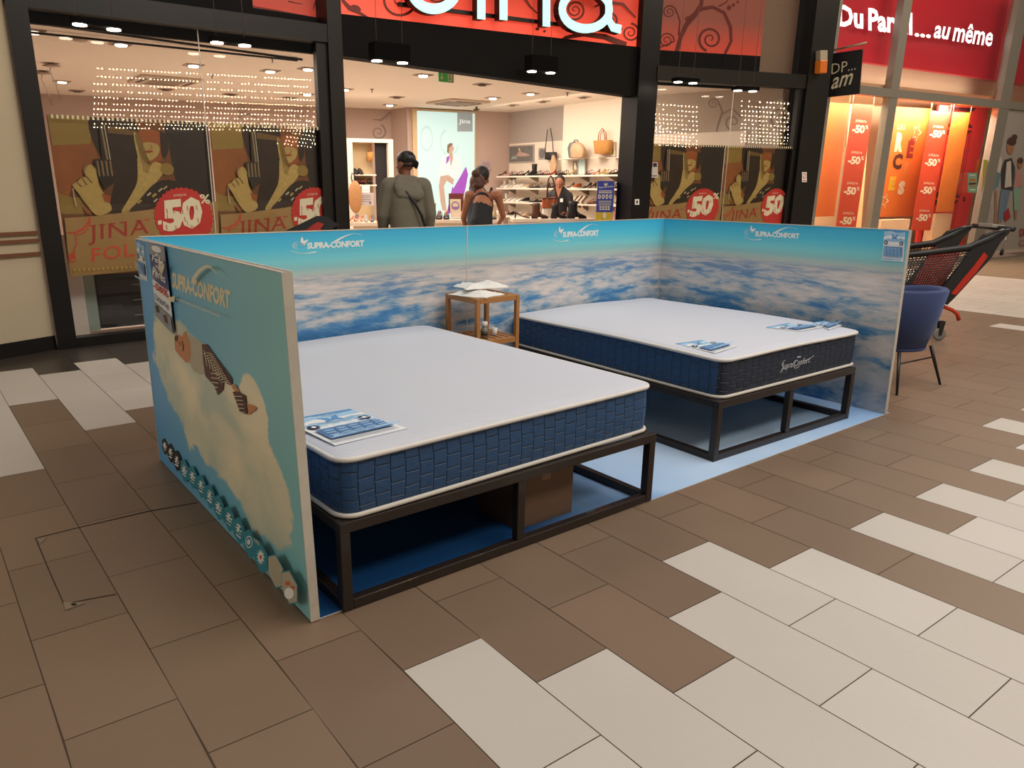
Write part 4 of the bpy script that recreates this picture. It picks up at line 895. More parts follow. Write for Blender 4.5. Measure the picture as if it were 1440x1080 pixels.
# cabinet and panels behind the left window
cabt=thing('drawer_cabinet',tuple(F1.P(170,470,-.5)),'black drawer cabinet in a grey-green surround under the leftmost poster','cabinet')
Fc=F1.back(.5); c0,c1=Fc.t(140,450),Fc.t(255,450); zc=.72
def fbox(pl,t0,t1,z0,z1,dep,m,mb=None): 
    mb=mb or MB(); q0=[pl.at(t0,z0),pl.at(t1,z0),pl.at(t1,z1),pl.at(t0,z1)]; mb.hexa(q0,[p-pl.n*dep for p in q0],m); return mb
seag=mat('grey_green_paint','8fa59d',.6); 
mb=MB()
for a,b,z0,z1 in ((c0-.1,c0,.05,zc),(c0-.1,c1+.1,zc,zc+.09),(c1,c1+.1,.05,zc)): fbox(Fc,a,b,z0,z1,.3,seag,mb)
mb.build('surround',cabt)
fbox(Fc.back(.02),c0,c1,.06,zc,.28,blackp).build('body',cabt)
for k in range(4): 
    dr=fbox(Fc.back(.005),c0+.02,c1-.02,.09+k*.155,.225+k*.155,.02,mat('drawer_front','15161a',.25)).build('drawer',cabt)
    z_=.17+k*.155; a=(c0+c1)/2; mb=MB(); mb.bar(Fc.at(a-.06,z_,.012),Fc.at(a+.06,z_,.012),.008,alu); h_=mb.build('handle',cabt); 
    h_.parent=dr
D=None

mb=fbox(F1.back(.45),F1.back(.45).t(99,420),c0-.11,.0045,1.0,.04,white); solo(mb,'white_display_board','white board standing left of the black drawer cabinet in the left window','board')
# ---------------- ceiling fittings ----------------
lampw=mat('lamp_glow','fff2d8',.4,emit=14,ecol='fff0d6',var=0); lampc=mat('lamp_glow_soft','fff2dc',.4,emit=4,ecol='fff0da',var=0); trimw=mat('lamp_trim','b9a595',.5); darkh=mat('lamp_housing','6a584b',.6)
def square_spot(px,py,lit,lab,z=CE,r=.11):
    p=FLR(px,py,z); t=thing('ceiling_spotlight',(p.x,p.y,z-.03),lab,'ceiling light','recessed spotlights in the shoe shop ceiling')
    mb=MB(); a=V((p.x,p.y,0)); mb.box((p.x-r,p.y-r*.9,z-.012),(p.x+r,p.y+r*.9,z-.001),trimw); mb.build('trim',t)
    mb=MB(); mb.box((p.x-r*.8,p.y-r*.7,z-.015),(p.x+r*.8,p.y+r*.7,z-.0125),darkh); mb.build('housing',t)
    mb=MB(); mb.lathe([(.001,-.03),(.055,-.03),(.065,-.015),(.001,-.015)],(p.x,p.y,z),lampw if lit==2 else (lampc if lit else darkh)); mb.build('lamp',t)
    return t
sp=[(46,43,1,'at the far left edge of the left window'),(170,61,1,'alone behind the front rail, left part of the left window'),(272,91,2,'brightest one in the left window'),(380,99,1,'right part of the left window'),(433,96,1,'near the entrance post in the left window'),(87,114,1,'above the left poster, near the hanging cables'),(108,127,0,'unlit, lowest left of the left window'),(233,125,0,'unlit, behind the left air conditioner'),(324,132,0,'unlit, in the middle of the left window'),(407,137,0,'unlit, low in the left window near the entrance post'),(432,132,1,'lit, low in the left window near the entrance post'),
(485,125,1,'just right of the left entrance post'),(595,105,2,'bright, just left of the green exit sign'),(678,118,0,'unlit, right of the exit sign'),(548,147,2,'bright, low left in front of the lit panel'),(693,137,2,'bright, beside the air conditioner'),(720,147,0,'unlit, above the far right corner of the shop'),(746,131,1,'twin-looking lit one above the shoe wall'),(763,142,0,'unlit, above the black handbag'),(820,136,0,'unlit, above the straw bag'),(810,123,0,'unlit, nearest the entrance on the right'),(878,130,2,'bright, beside the right entrance post'),(558,136,0,'unlit, above the tall mirror')]
for x,y,l,s in sp: square_spot(x,y,l,'recessed shop spotlight '+s)
# air conditioners
def cassette(px,py,lab,sz=.42):
    p=FLR(px,py,CE); t=thing('ceiling_air_conditioner',(p.x,p.y,CE-.05),lab,'air conditioner','ceiling air conditioners')
    mb=MB(); mb.box((p.x-sz,p.y-sz,CE-.035),(p.x+sz,p.y+sz,CE-.001),mat('ac_white','cdbba9',.5)); mb.build('housing',t,bevel=.006)
    mb=MB(); mb.box((p.x-sz*.55,p.y-sz*.55,CE-.042),(p.x+sz*.55,p.y+sz*.55,CE-.0355),mat('ac_grille','94826f',.6)); mb.build('grille',t)
    for dx,dy,w_,h_ in ((0,.78,.6,.07),(0,-.78,.6,.07),(.78,0,.07,.6),(-.78,0,.07,.6)):
        MB().box((p.x+sz*(dx-w_),p.y+sz*(dy-h_),CE-.041),(p.x+sz*(dx+w_),p.y+sz*(dy+h_),CE-.0355),darkh).build('air_slot',t)
cassette(232,112,'square ceiling air conditioner seen through the left window'); cassette(644,143,'square ceiling air conditioner above the lit advertising panel')
for x,y,s in ((383,84,'in the left window'),(298,107,'behind the left air conditioner'),(523,127,'left of the exit sign'),(798,132,'above the shoe wall')):
    p=FLR(x,y,CE-.02); mb=MB(); mb.lathe([(.001,.0),(.03,.0),(.03,.006),(.008,.008),(.008,-.04),(.02,-.043),(.001,-.046)],(p.x,p.y,CE-.009),darkh,n=10); solo(mb,'sprinkler','small ceiling sprinkler head '+s,'sprinkler','ceiling sprinklers')
for x,y,s in ((112,54,'left'),):
    p=FLR(x,y,CE); mb=MB(); mb.lathe([(.001,-.03),(.06,-.028),(.09,-.002),(.001,-.001)],(p.x,p.y,CE),trimw); solo(mb,'smoke_detector','round flat smoke detector on the ceiling at the top left of the left window','smoke detector')
p=FLR(670,150,CE); mb=MB(); mb.lathe([(.001,-.08),(.05,-.07),(.06,-.04),(.02,-.035),(.02,0),(.001,0)],(p.x,p.y,CE),darkh,n=12); solo(mb,'security_camera','small domed camera on the ceiling right of the air conditioner','camera')
# double line rail of the front ceiling
for i,(a,b,c_) in enumerate((((40,31),(425,84),'front'),((40,42),(418,82.5),'rear'))):
    A=FLR(*a,CE-.012);B=FLR(*b,CE-.012); A.z-=.021*i;B.z-=.021*i; mb=MB(); mb.bar(A,B,.02,blackp); solo(mb,'lighting_track',f'thin black ceiling track, the {c_} one of the two in the left window','lighting track')
A=FLR(418,84,CE-.012);B=FLR(462,74,CE-.012)
# exit sign
p=FLR(628,98,CE-.0); t=thing('exit_sign',tuple(p-V((0,0,.25))),'small green emergency exit sign hanging from the shop ceiling','exit sign')
epl=VP((p.x-.5,p.y+.05),(p.x+.5,p.y-.05)); exg=mat('exit_green','3c7a38',.4,emit=.25,ecol='4a9a44',var=.05)
q=[epl.P(617,114.5),epl.P(638,116.5),epl.P(638,101.5),epl.P(617,99.5)]; D=sheet(q,epl.n,.02,exg,'s'); D.stroke([(.2,.8),(.2,.25)],.07,pcream); D.poly([(.08,.45),(.32,.45),(.2,.15)],pcream); D.rect(.6,.1,.92,.88,pcream); D.ell(.72,.78,.05,.07,exg); D.stroke([(.72,.7),(.74,.45),(.66,.2)],.06,exg); D.stroke([(.74,.45),(.84,.25)],.05,exg); D.mb.build('sign_plate',t)
mb=MB(); mb.box((p.x-.16,p.y-.04,CE-.04),(p.x+.16,p.y+.04,CE-.001),pure); mb.build('lamp_housing',t)
# twin hanging spotlights in front of the shopfront
for pl_,cx,cy,lb,hh in ((F2,(530,85),(566,88),'before the entrance header, left of two',.17),(F2,(748,100),(774,102),'before the entrance header, right of two',.17),(F1,(112,34),(160,41),'at the top of the left window, left of two',.05),(F1,(305,59.5),(344,63.5),'at the top of the left window, right of two',.05),(F3,(953.5,115),(974.5,116.7),'at the top of the right window, left of two',.05),(F3,(1037.7,127),(1058.6,128),'at the top of the right window, right of two',.05)):
    a=pl_.P(*cx,.3); b=pl_.P(*cy,.3); zz=(a.z+b.z)/2; t=thing('hanging_spotlight',tuple((a+b)/2),'black twin spotlight on thin wires '+lb,'spotlight','hanging twin spotlights along the shopfront')
    d=(b-a).normalized(); d.z=0; n=pl_.n; ex=d*.06; q0=[a-ex+n*.07,b+ex+n*.07,b+ex+n*.07+V((0,0,hh)),a-ex+n*.07+V((0,0,hh))]
    mb=MB(); mb.hexa(q0,[p-n*.14 for p in q0],mat('spot_housing','080707',.85,spec=.1)); mb.build('housing',t,bevel=.004)
    for c in (a,b): mb=MB(); mb.lathe([(.001,-.010),(.055,-.010),(.055,-.0005),(.001,-.0005)],tuple(c),lampw); mb.build('lamp',t)
    for c in (a,b): mb=MB(); mb.tube([c+V((0,0,hh)),V((c.x,c.y,4.6))],.003,darkh,n=5); mb.build('wire',t)
# hanging cables at left
for (x,y),(x2,y2),s in (((60,100),(77,148),'left'),((72,89),(80,122),'right')):
    a=FLR(x,y,CE); w_=a+V((.05,0,-.42)); mb=MB(); mb.tube([a,a+V((-.03,0,-.1)),a+V((.02,0,-.25)),w_],.006,darkh,n=6); mb.lathe([(.001,0),(.03,0),(.11,-.03),(.001,-.05)][::-1],tuple(a-V((0,0,.001))),trimw,n=12); solo(mb,'hanging_cable',f'thin loose cable hanging from the ceiling, {s} one of the pair in the left window','cable','loose ceiling cables')
# ---------------- lit advertising panel ----------------
LB=VP((7.40,10.80),(8.79,10.60),off=0); lbt=thing('lightbox',tuple(LB.P(626,300)),'tall glowing pale cyan advertising lightbox on the shop back wall','lightbox')
glow=mat('lightbox_glow','8fa09d',.4,emit=.72,ecol='d2f2ec',var=.01); lbf=mat('lightbox_frame','cdb38d',.6)
x0,x1=LB.t(587,220),LB.t(667,220)
fbox(LB.back(.0),x0-.09,x1+.04,.35,2.88,.1,lbf).build('frame',lbt)
mb=MB(); D=sheet([LB.at(x0,.4,.01),LB.at(x1,.4,.01),LB.at(x1,2.84,.01),LB.at(x0,2.84,.01)],LB.n,.004,glow,'f'); gr=mat('lightbox_grey','8f9a9c',.5,emit=.35,ecol='8f9a9c'); lskin=mat('lightbox_skin','8f7466',.5,emit=.55,ecol='d8b49a'); lpur=mat('lightbox_purple','7a3c90',.5,emit=.5,ecol='b45ccf'); lwht=mat('lightbox_white','8f9896',.5,emit=.7,ecol='e9efee'); lhair=mat('lightbox_hair','77604f',.5,emit=.3,ecol='77604f'); lfaint=mat('lightbox_faint','8fa09d',.5,emit=.62,ecol='c6e8e2')
def L(px,py): p=LB.P(px,py,.01); return ((p-LB.a).dot(LB.d)-x0)/(x1-x0),(p.z-.4)/2.44
D.ring(*L(600,195),.10,.09,.02,lfaint); D.ring(*L(632,200),.16,.10,.02,lfaint,20,2,6)
D.poly([L(643,157),L(664.5,158),L(664.5,185),L(643,185)],gr); D.text('Jina',L(645,175.5),L(661.5,175.5),L(645,167.5),lwht,bold=.02)

D.poly([L(617,248),L(618,236),L(622,222),L(630,216),L(640,217),L(646,224),L(650,236),L(645,250),L(632,252)],lwht)
D.ell(*L(633.8,209),.055,.030,lskin); D.poly([L(628.5,214),L(629,204),L(633,201),L(637.5,202.5),L(635,204.5),L(631.5,208),L(631,216)],lhair); D.poly([L(631,214),L(636,214),L(637,222),L(634,234),L(632,222)],lskin)
D.poly([L(628,221),L(632,219),L(631,226),L(627,231)],lpur)
D.poly([L(617,262),L(619,248),L(630,246),L(638,252),L(637,260),L(628,254),L(624,262),L(626,280),L(628,296),L(622,296),L(619,282)],lskin)
D.poly([L(655,234),L(658,245),L(655,262),L(652,275),L(636,274),L(638,264),L(648,247)],lpur); D.poly([L(636,262),L(640,270),L(634,300),L(628,300)],lpur)
D.mb.build('glowing_print',lbt)
# ---------------- people (remeshed continuous bodies) ----------------
skD=mat('skin_brown','7a4a33',.55,var=.06); skL=mat('skin_light_brown','a66b4e',.55,var=.06); hairB=mat('hair_black','1c1413',.6,var=.2,scale=60); hairR=mat('hair_auburn','4d2a20',.6,var=.25,scale=60)
def rm(o,vox,sm=4):
    m=o.modifiers.new('r','REMESH'); m.mode='VOXEL'; m.voxel_size=vox; m.use_smooth_shade=True
    s=o.modifiers.new('s','SMOOTH'); s.iterations=sm; s.factor=.5; return o
def person(loc,heading,J,label,build,name='person'):
    """J: joints in local coordinates (x right, y facing, z up); build(t,T,J) adds body and clothes"""
    t=thing(name,loc,label,'person'); R=Matrix.Rotation(heading,3,'Z'); T=lambda p:V(loc)+R@V(p)
    build(t,T,R,J); return t
def hand(mb,w,dirn,side,m,s=1.0):
    """palm, four bent fingers of different length and a thumb; dirn = pointing direction, side = thumb side"""
    d=V(dirn).normalized(); sd=V(side); sd=(sd-d*sd.dot(d)).normalized(); nn=d.cross(sd).normalized(); w=V(w)
    mb.cap(w,.026*s,w+d*.05*s,.028*s,m); mb.cap(w+sd*.018*s+d*.01,.017*s,w+sd*.024*s+d*.075*s,.017*s,m); mb.cap(w-sd*.018*s+d*.01,.016*s,w-sd*.024*s+d*.068*s,.016*s,m)
    for k,(o_,l) in enumerate(((.028,.062),(.010,.072),(-.009,.066),(-.027,.05))):
        a=w+d*.08*s+sd*o_*s; b=a+(d+nn*.25).normalized()*l*.5*s; c=b+(d+nn*.7).normalized()*l*.5*s; mb.cap(a,.0095*s,b,.0088*s,m,n=8); mb.cap(b,.0088*s,c,.0075*s,m,n=8)
    a=w+sd*.024*s+d*.02*s; b=a+(d*.6+sd*.75).normalized()*.04*s; c=b+(d*.95+sd*.2+nn*.3).normalized()*.03*s; mb.cap(a,.013*s,b,.011*s,m,n=8); mb.cap(b,.011*s,c,.009*s,m,n=8)
def body(t,T,J,m,s=1.0,fem=False,rot=None,name='body',armr=(.048,.036,.026),legs=True):
    mb=MB(); q={k:T(v) for k,v in J.items() if not k.startswith('_')}
    hc=q['head']; Rh=J.get('_R') or Matrix.Identity(3)
    # torso
    mb.cap(q['pelvis'],.14*s,q['waist'],.125*s,m,fl=(1,.85)); mb.cap(q['waist'],.125*s,q['chest'],.15*s,m,fl=(1,.8)); mb.cap(q['neck']-V((0,0,.03)),.06*s,q['shL'],.058*s,m); mb.cap(q['neck']-V((0,0,.03)),.06*s,q['shR'],.058*s,m); mb.cap(q['chest'],.13*s,q['neck'],.06*s,m)
    mb.cap(q['neck'],.055*s,hc-V((0,0,.02)),.052*s,m)
    for sd in 'LR':
        mb.cap(q['sh'+sd],armr[0]*1.15*s,q['el'+sd],armr[1]*1.1*s,m); mb.cap(q['el'+sd],armr[1]*1.05*s,q['wr'+sd],armr[2]*s,m)
        d=(q['wr'+sd]-q['el'+sd]).normalized(); side=(q['shL']-q['shR'])*(-1 if sd=='L' else 1); fw=T((0,1,0))-T((0,0,0)); hand(mb,q['wr'+sd]+d*.01,d,fw,m,s)
        mb.cap(q['hip'+sd],.09*s,q['kn'+sd],.058*s,m); mb.cap(q['kn'+sd],.056*s,q['an'+sd],.038*s,m); fwd=(T((0,1,0))-T((0,0,0))); mb.cap(q['an'+sd]-V((0,0,.03)),.036*s,q['an'+sd]+fwd*.15-V((0,0,.05)),.03*s,m)
    head(mb,hc,J['_H'](T),m,s)
    o=mb.build(name,t); rm(o,.0085,3); return o
def head(mb,c,Rh,m,s):
    s=s*1.12
    """Rh maps local head axes (x right, y face direction, z up)"""
    P=lambda x,y,z:c+Rh@V((x*s,y*s,z*s))
    mb.ell(P(0,-.008,.035),(.074*s,.092*s,.088*s),m,Rh); mb.ell(P(0,.02,-.03),(.058*s,.068*s,.075*s),m,Rh); mb.ell(P(0,.055,-.088),(.026*s,.022*s,.02*s),m,Rh)
    mb.cap(P(0,.085,.03),.009*s,P(0,.103,-.018),.014*s,m,n=8); mb.ell(P(0,.086,-.05),(.024*s,.01*s,.009*s),m,Rh)
    for x in (-1,1): mb.ell(P(x*.03,.072,.022),(.015*s,.012*s,.01*s),m,Rh); mb.ell(P(x*.078,-.005,0),(.010*s,.02*s,.033*s),m,Rh); mb.ell(P(x*.03,.07,.045),(.02*s,.012*s,.007*s),m,Rh)
def yawR(h,pitch=0,roll=0): return Matrix.Rotation(h,3,'Z')@Matrix.Rotation(pitch,3,'X')@Matrix.Rotation(roll,3,'Y')
def stdJ(h=1.0,**k):
    J=dict(pelvis=(0,0,.92),waist=(0,0,1.06),chest=(0,.0,1.28),neck=(0,-.01,1.44),head=(0,.01,1.60),shL=(-.175,0,1.37),shR=(.175,0,1.37),elL=(-.23,-.02,1.10),elR=(.23,-.02,1.10),wrL=(-.22,.08,.86),wrR=(.22,.08,.86),hipL=(-.09,0,.9),hipR=(.09,0,.9),knL=(-.10,.02,.5),knR=(.10,.02,.5),anL=(-.10,-.02,.09),anR=(.10,-.02,.09))
    J.update(k); return {a:(b if a.startswith('_') else tuple(x*h for x in b)) for a,b in J.items()}
def face_detail(t,c,Rh,s,m_l=redink,gl=False):
    s=s*1.12; P=lambda x,y,z:c+Rh@V((x*s,y*s,z*s)); mb=MB()
    for x in (-1,1): mb.ell(P(x*.03,.079,.022),(.010*s,.006*s,.006*s),pure,Rh,n=8); mb.ell(P(x*.03,.0845,.022),(.005*s,.003*s,.005*s),hairB,Rh,n=8)
    o=mb.build('eyes',t); mb=MB(); mb.ell(P(0,.093,-.050),(.021*s,.006*s,.006*s),mat('lips','7d3b33',.4),Rh,n=8); mb.build('lips',t)
    if gl:
        mb=MB()
        for x in (-1,1): mb.tube([P(x*.03+.022*math.cos(a*PI/8),.098,.022+.017*math.sin(a*PI/8)) for a in range(16)],.002,blackp,n=5,closed=True)
        mb.tube([P(-.01,.099,.024),P(.01,.099,.024)],.002,blackp,n=5); mb.build('glasses',t)
# man seen from behind in a grey hooded jacket and black cap
def build_man(t,T,R,J):
    body(t,T,J,skD); q={k:T(v) for k,v in J.items() if not k.startswith('_')}; Rh=J['_H'](T); c=q['head']
    jk=mat('jacket_grey_green','6e695c',.9,var=.1,scale=10,bump=.2,bscale=30); mb=MB()
    mb.cap(T((0,-.01,.90)),.185,T((0,-.02,1.15)),.20,jk,n=20,fl=(1,.8)); mb.cap(T((0,-.02,1.15)),.20,T((0,-.03,1.30)),.19,jk,n=20,fl=(1,.8)); mb.cap(T((0,-.03,1.45)),.09,q['shL'],.088,jk); mb.cap(T((0,-.03,1.45)),.09,q['shR'],.088,jk)
    for sd in 'LR': mb.cap(q['sh'+sd]-V((0,0,.01)),.092,q['el'+sd],.072,jk); mb.cap(q['el'+sd],.072,q['wr'+sd],.052,jk)
    rm(mb.build('jacket',t),.012,6)
    mb=MB(); mb.cap(T((-.10,-.13,1.42)),.055,T((.12,-.14,1.36)),.06,jk); mb.cap(T((-.08,-.05,1.52)),.05,T((.08,-.06,1.50)),.055,jk); mb.cap(T((-.10,-.10,1.46)),.05,T((.10,-.12,1.42)),.06,jk); mb.cap(T((-.08,-.15,1.36)),.05,T((.10,-.16,1.34)),.05,jk); rm(mb.build('hood',t),.012,16)
    mb=MB(); pts=[T((-.09,-.14,1.44)),T((-.02,-.185,1.38)),T((.06,-.205,1.28)),T((.13,-.20,1.15)),T((.18,-.14,1.02)),T((.20,-.05,.95)),T((.19,.06,.95))]; mb.tube(pts,.016,blackp,n=6); mb.build('bag_strap',t)
    mb=MB(); 
    for sd,x in (('L',-1),('R',1)): mb.cap(q['hip'+sd],.115,q['kn'+sd],.085,navy if False else mat('trousers_dark','23242a',.85)); mb.cap(q['kn'+sd],.083,q['an'+sd],.062,MATS['trousers_dark'])
    mb.cap(T((-.06,0,.92)),.13,T((.06,0,.92)),.13,MATS['trousers_dark']); rm(mb.build('trousers',t),.012,4)
    for sd in 'LR': mb=MB(); f=T((0,1,0))-T((0,0,0)); a=q['an'+sd]; mb.cap(a-V((0,0,.045))-f*.03,.044,a+f*.17-V((0,0,.052)),.038,blackp); rm(mb.build('shoe',t),.01,3)
    P=lambda x,y,z:c+Rh@V((x,y,z))*1.12; mb=MB(); mb.ell(P(0,-.012,.062),(.094,.112,.087),blackp,Rh); mb.cap(P(0,-.085,.035),.016,P(0,-.145,.0),.016,blackp,fl=(3.0,.6)); rm(mb.build('cap',t),.008,3)
    mb=MB(); mb.ell(P(0,-.02,.01),(.080,.088,.045),hairB,Rh); rm(mb.build('hair',t),.008,2)
hd=math.radians(-50)
pm=FLR(571,200,1.6)
def at_depth(px,py,dep): 
    d=ray(px,py); return CAM+d*(dep/d.dot(CF) )   # CF component = depth
def feet(px,dep):
    d=ray(px,259); d=V((d.x,d.y,0)); p=CAM+d*(dep); return (p.x,p.y,0.0)
Hm=lambda hd,p=0,r=0:(lambda T:yawR(hd,p,r))
fx=feet(571,7.9); hd=math.atan2(-.59,.807)+math.radians(12)
person(fx,hd,stdJ(1.05,elL=(-.245,.0,1.10),elR=(.245,.0,1.10),wrL=(-.235,.1,.88),wrR=(.235,.1,.88),shL=(-.175,-.01,1.38),shR=(.175,-.01,1.38),head=(0,.01,1.575),_H=Hm(hd+math.radians(42))),'man seen from behind in a grey hooded jacket and black cap before the entrance',build_man)
# woman bending in a black strappy top
def build_w1(t,T,R,J):
    body(t,T,J,skL,s=.93); q={k:T(v) for k,v in J.items() if not k.startswith('_')}; Rh=J['_H'](T); c=q['head']
    tp=mat('black_top','17161b',.8,var=.1); mb=MB(); mb.cap(T((0,-.03,.98)),.155,T((0,.08,1.12)),.14,tp,n=18,fl=(1,.85)); mb.cap(T((0,.08,1.12)),.14,T((0,.20,1.24)),.145,tp,n=18,fl=(1,.8)); rm(mb.build('strappy_top',t),.01,4)
    mb=MB()
    for x in (-1,1): mb.tube([T((x*.09,.10,1.37)),T((x*.10,.17,1.425)),T((x*.10,.26,1.42)),T((x*.09,.33,1.33))],.009,tp,n=6)
    mb.build('shoulder_straps',t)
    mb=MB()
    for sd in 'LR': mb.cap(q['hip'+sd],.115,q['kn'+sd],.075,tp); mb.cap(q['kn'+sd],.074,q['an'+sd],.05,tp)
    mb.cap(T((-.05,-.02,.90)),.14,T((.05,-.02,.90)),.14,tp); rm(mb.build('trousers',t),.012,4)
    P=lambda x,y,z:c+Rh@V((x,y,z))*1.12; mb=MB(); mb.ell(P(0,-.02,.03),(.096,.108,.108),hairR,Rh); mb.ell(P(0,-.12,.075),(.055,.05,.05),hairR,Rh); mb.ell(P(0,-.05,-.04),(.07,.06,.05),hairR,Rh); rm(mb.build('hair_bun',t),.008,3)
    for sd in 'LR': mb=MB(); f=T((0,1,0))-T((0,0,0)); a=q['an'+sd]; mb.cap(a-V((0,0,.045))-f*.03,.04,a+f*.15-V((0,0,.055)),.034,pure); rm(mb.build('shoe',t),.01,3)
hd=math.atan2(-.59,.807)-math.radians(8)
person(feet(677,8.8),hd,stdJ(.985,pelvis=(0,-.05,.93),waist=(0,.02,1.06),chest=(0,.16,1.24),neck=(-.03,.26,1.37),head=(-.09,.36,1.47),shL=(-.18,.20,1.36),shR=(.18,.20,1.36),elL=(-.25,.22,1.08),elR=(.24,.34,1.10),wrL=(-.22,.32,.88),wrR=(.16,.5,.98),_H=Hm(hd,math.radians(-35),math.radians(-12))),'woman with an auburn bun and black strappy top bending over the display table',build_w1)
# child/woman behind her
def build_w2(t,T,R,J):
    body(t,T,J,skD,s=.92); q={k:T(v) for k,v in J.items() if not k.startswith('_')}; Rh=J['_H'](T); c=q['head']
    dn=mat('denim_blue','3d4c5c',.85,var=.12); mb=MB(); mb.cap(T((0,0,.95)),.15,T((0,0,1.3)),.155,dn,n=18,fl=(1,.75)); mb.cap(T((0,-.02,1.41)),.06,q['shL'],.068,dn); mb.cap(T((0,-.02,1.41)),.06,q['shR'],.068,dn)
    for sd in 'LR': mb.cap(q['sh'+sd],.07,q['el'+sd],.055,dn); mb.cap(q['el'+sd],.055,q['wr'+sd],.04,dn)
    rm(mb.build('denim_shirt',t),.011,4)
    mb=MB()
    for sd in 'LR': mb.cap(q['hip'+sd],.11,q['kn'+sd],.075,hairB); mb.cap(q['kn'+sd],.074,q['an'+sd],.05,hairB)
    rm(mb.build('trousers',t),.012,4)
    P=lambda x,y,z:c+Rh@V((x,y,z))*1.12; mb=MB(); mb.ell(P(0,-.02,.035),(.098,.11,.11),hairB,Rh); mb.cap(P(-.03,-.05,.0),.07,P(-.05,-.03,-.16),.05,hairB); mb.cap(P(.03,-.05,.0),.07,P(.05,-.04,-.12),.045,hairB); rm(mb.build('long_hair',t),.009,3)
    face_detail(t,c,Rh,.92)
hd=math.atan2(-.59,.807)+math.radians(-70)
person(feet(671.5,9.7),hd,stdJ(.97,head=(0,.06,1.60),neck=(0,.02,1.43),_H=Hm(hd,math.radians(-25))),'person with long black hair and a blue denim shirt behind the bending woman',build_w2)
# shop assistant facing the mall
def build_w3(t,T,R,J):
    body(t,T,J,skL,s=.95); q={k:T(v) for k,v in J.items() if not k.startswith('_')}; Rh=J['_H'](T); c=q['head']
    tp=mat('charcoal_top','2b2a2d',.85,var=.1); mb=MB(); mb.cap(T((0,0,.93)),.155,T((0,0,1.25)),.16,tp,n=18,fl=(1,.78)); mb.cap(T((-.02,-.02,1.41)),.05,q['shL'],.066,tp); mb.cap(T((.02,-.02,1.41)),.05,q['shR'],.066,tp)
    for sd in 'LR': mb.cap(q['sh'+sd],.072,q['el'+sd],.056,tp); mb.cap(q['el'+sd],.055,q['wr'+sd],.04,tp)
    rm(mb.build('charcoal_top',t),.011,4)
    mb=MB(); mb.add([T((-.05,.134,1.40)),T((.06,.134,1.40)),T((.0,.152,1.24)),T((-.05,.05,1.44)),T((.06,.05,1.44))],[(0,2,1),(0,1,4,3)],skL); mb.build('neckline',t)
    mb=MB(); mb.hexa([T((-.08,.158,1.17)),T((-.03,.158,1.17)),T((-.03,.16,1.23)),T((-.08,.16,1.23))],[T((-.08,.150,1.17)),T((-.03,.150,1.17)),T((-.03,.15,1.23)),T((-.08,.15,1.23))],pure); mb.build('name_badge',t)
    mb=MB()
    for sd in 'LR': mb.cap(q['hip'+sd],.11,q['kn'+sd],.075,hairB); mb.cap(q['kn'+sd],.074,q['an'+sd],.05,hairB)
    rm(mb.build('trousers',t),.012,4)
    P=lambda x,y,z:c+Rh@V((x,y,z))*1.12; mb=MB(); mb.ell(P(0,-.03,.045),(.09,.102,.10),hairB,Rh); mb.ell(P(0,-.06,.0),(.07,.06,.07),hairB,Rh); rm(mb.build('tied_back_hair',t),.008,3)
    face_detail(t,c,Rh,.95,gl=True)
hd=math.atan2(-.59,.807)+math.radians(180-14)
person(feet(787.5,12.95),hd,stdJ(.93,head=(0,.05,1.585),wrL=(-.18,.24,1.0),wrR=(.16,.24,1.02),elL=(-.24,.03,1.12),elR=(.24,.03,1.12),_H=Hm(hd,math.radians(-14))),'shop assistant with glasses, tied-back hair and charcoal top behind the boots counter',build_w3)
# ---------------- shoe wall ----------------
SHX=9.04; shelfm=mat('shelf_white','e9dccd',.5,var=.02); brk=mat('shelf_bracket','8f8378',.4,.5)
rows=[(246.7,246.2),(263,266.7),(283,289),(304.5,311)]; SZ=[]
for i,(ya,yb) in enumerate(rows):
    z=(hit(702,ya,(1,0,0),SHX).z+hit(875,yb,(1,0,0),SHX).z)/2; SZ.append(z)
    y1=10.36; y0=6.75 if i<3 else 8.4
    t=thing('wall_shelf',(SHX+.15,(y0+y1)/2,z-.02),'long white shelf of the shoe wall, '+('top one','second from the top','third from the top','lowest and shortest one')[i],'shelf','white shelves of the shoe wall')
    MB().box((SHX,y0,z-.03),(9.35,y1,z),shelfm).build('board',t,bevel=.003)
    for y in ([7.3,8.0,8.7,9.4,10.1] if i<3 else [8.7,9.4,10.1]):
        mb=MB(); mb.slab([V((9.355,y-.008,z-.031)),V((9.10,y-.008,z-.031)),V((9.355,y-.008,z-.13))],(0,-1,0),.016,brk); mb.build('bracket',t)
leather={n:mat('shoe_'+n,c,.45,var=.15,scale=30) for n,c in dict(white='e4dcd2',black='1b1818',brown='54301f',tan='b07a45',red='8c2530',beige='cdb497',grey='77716c',pink='c98a86',orange='b8602c',gold='b69a5c').items()}
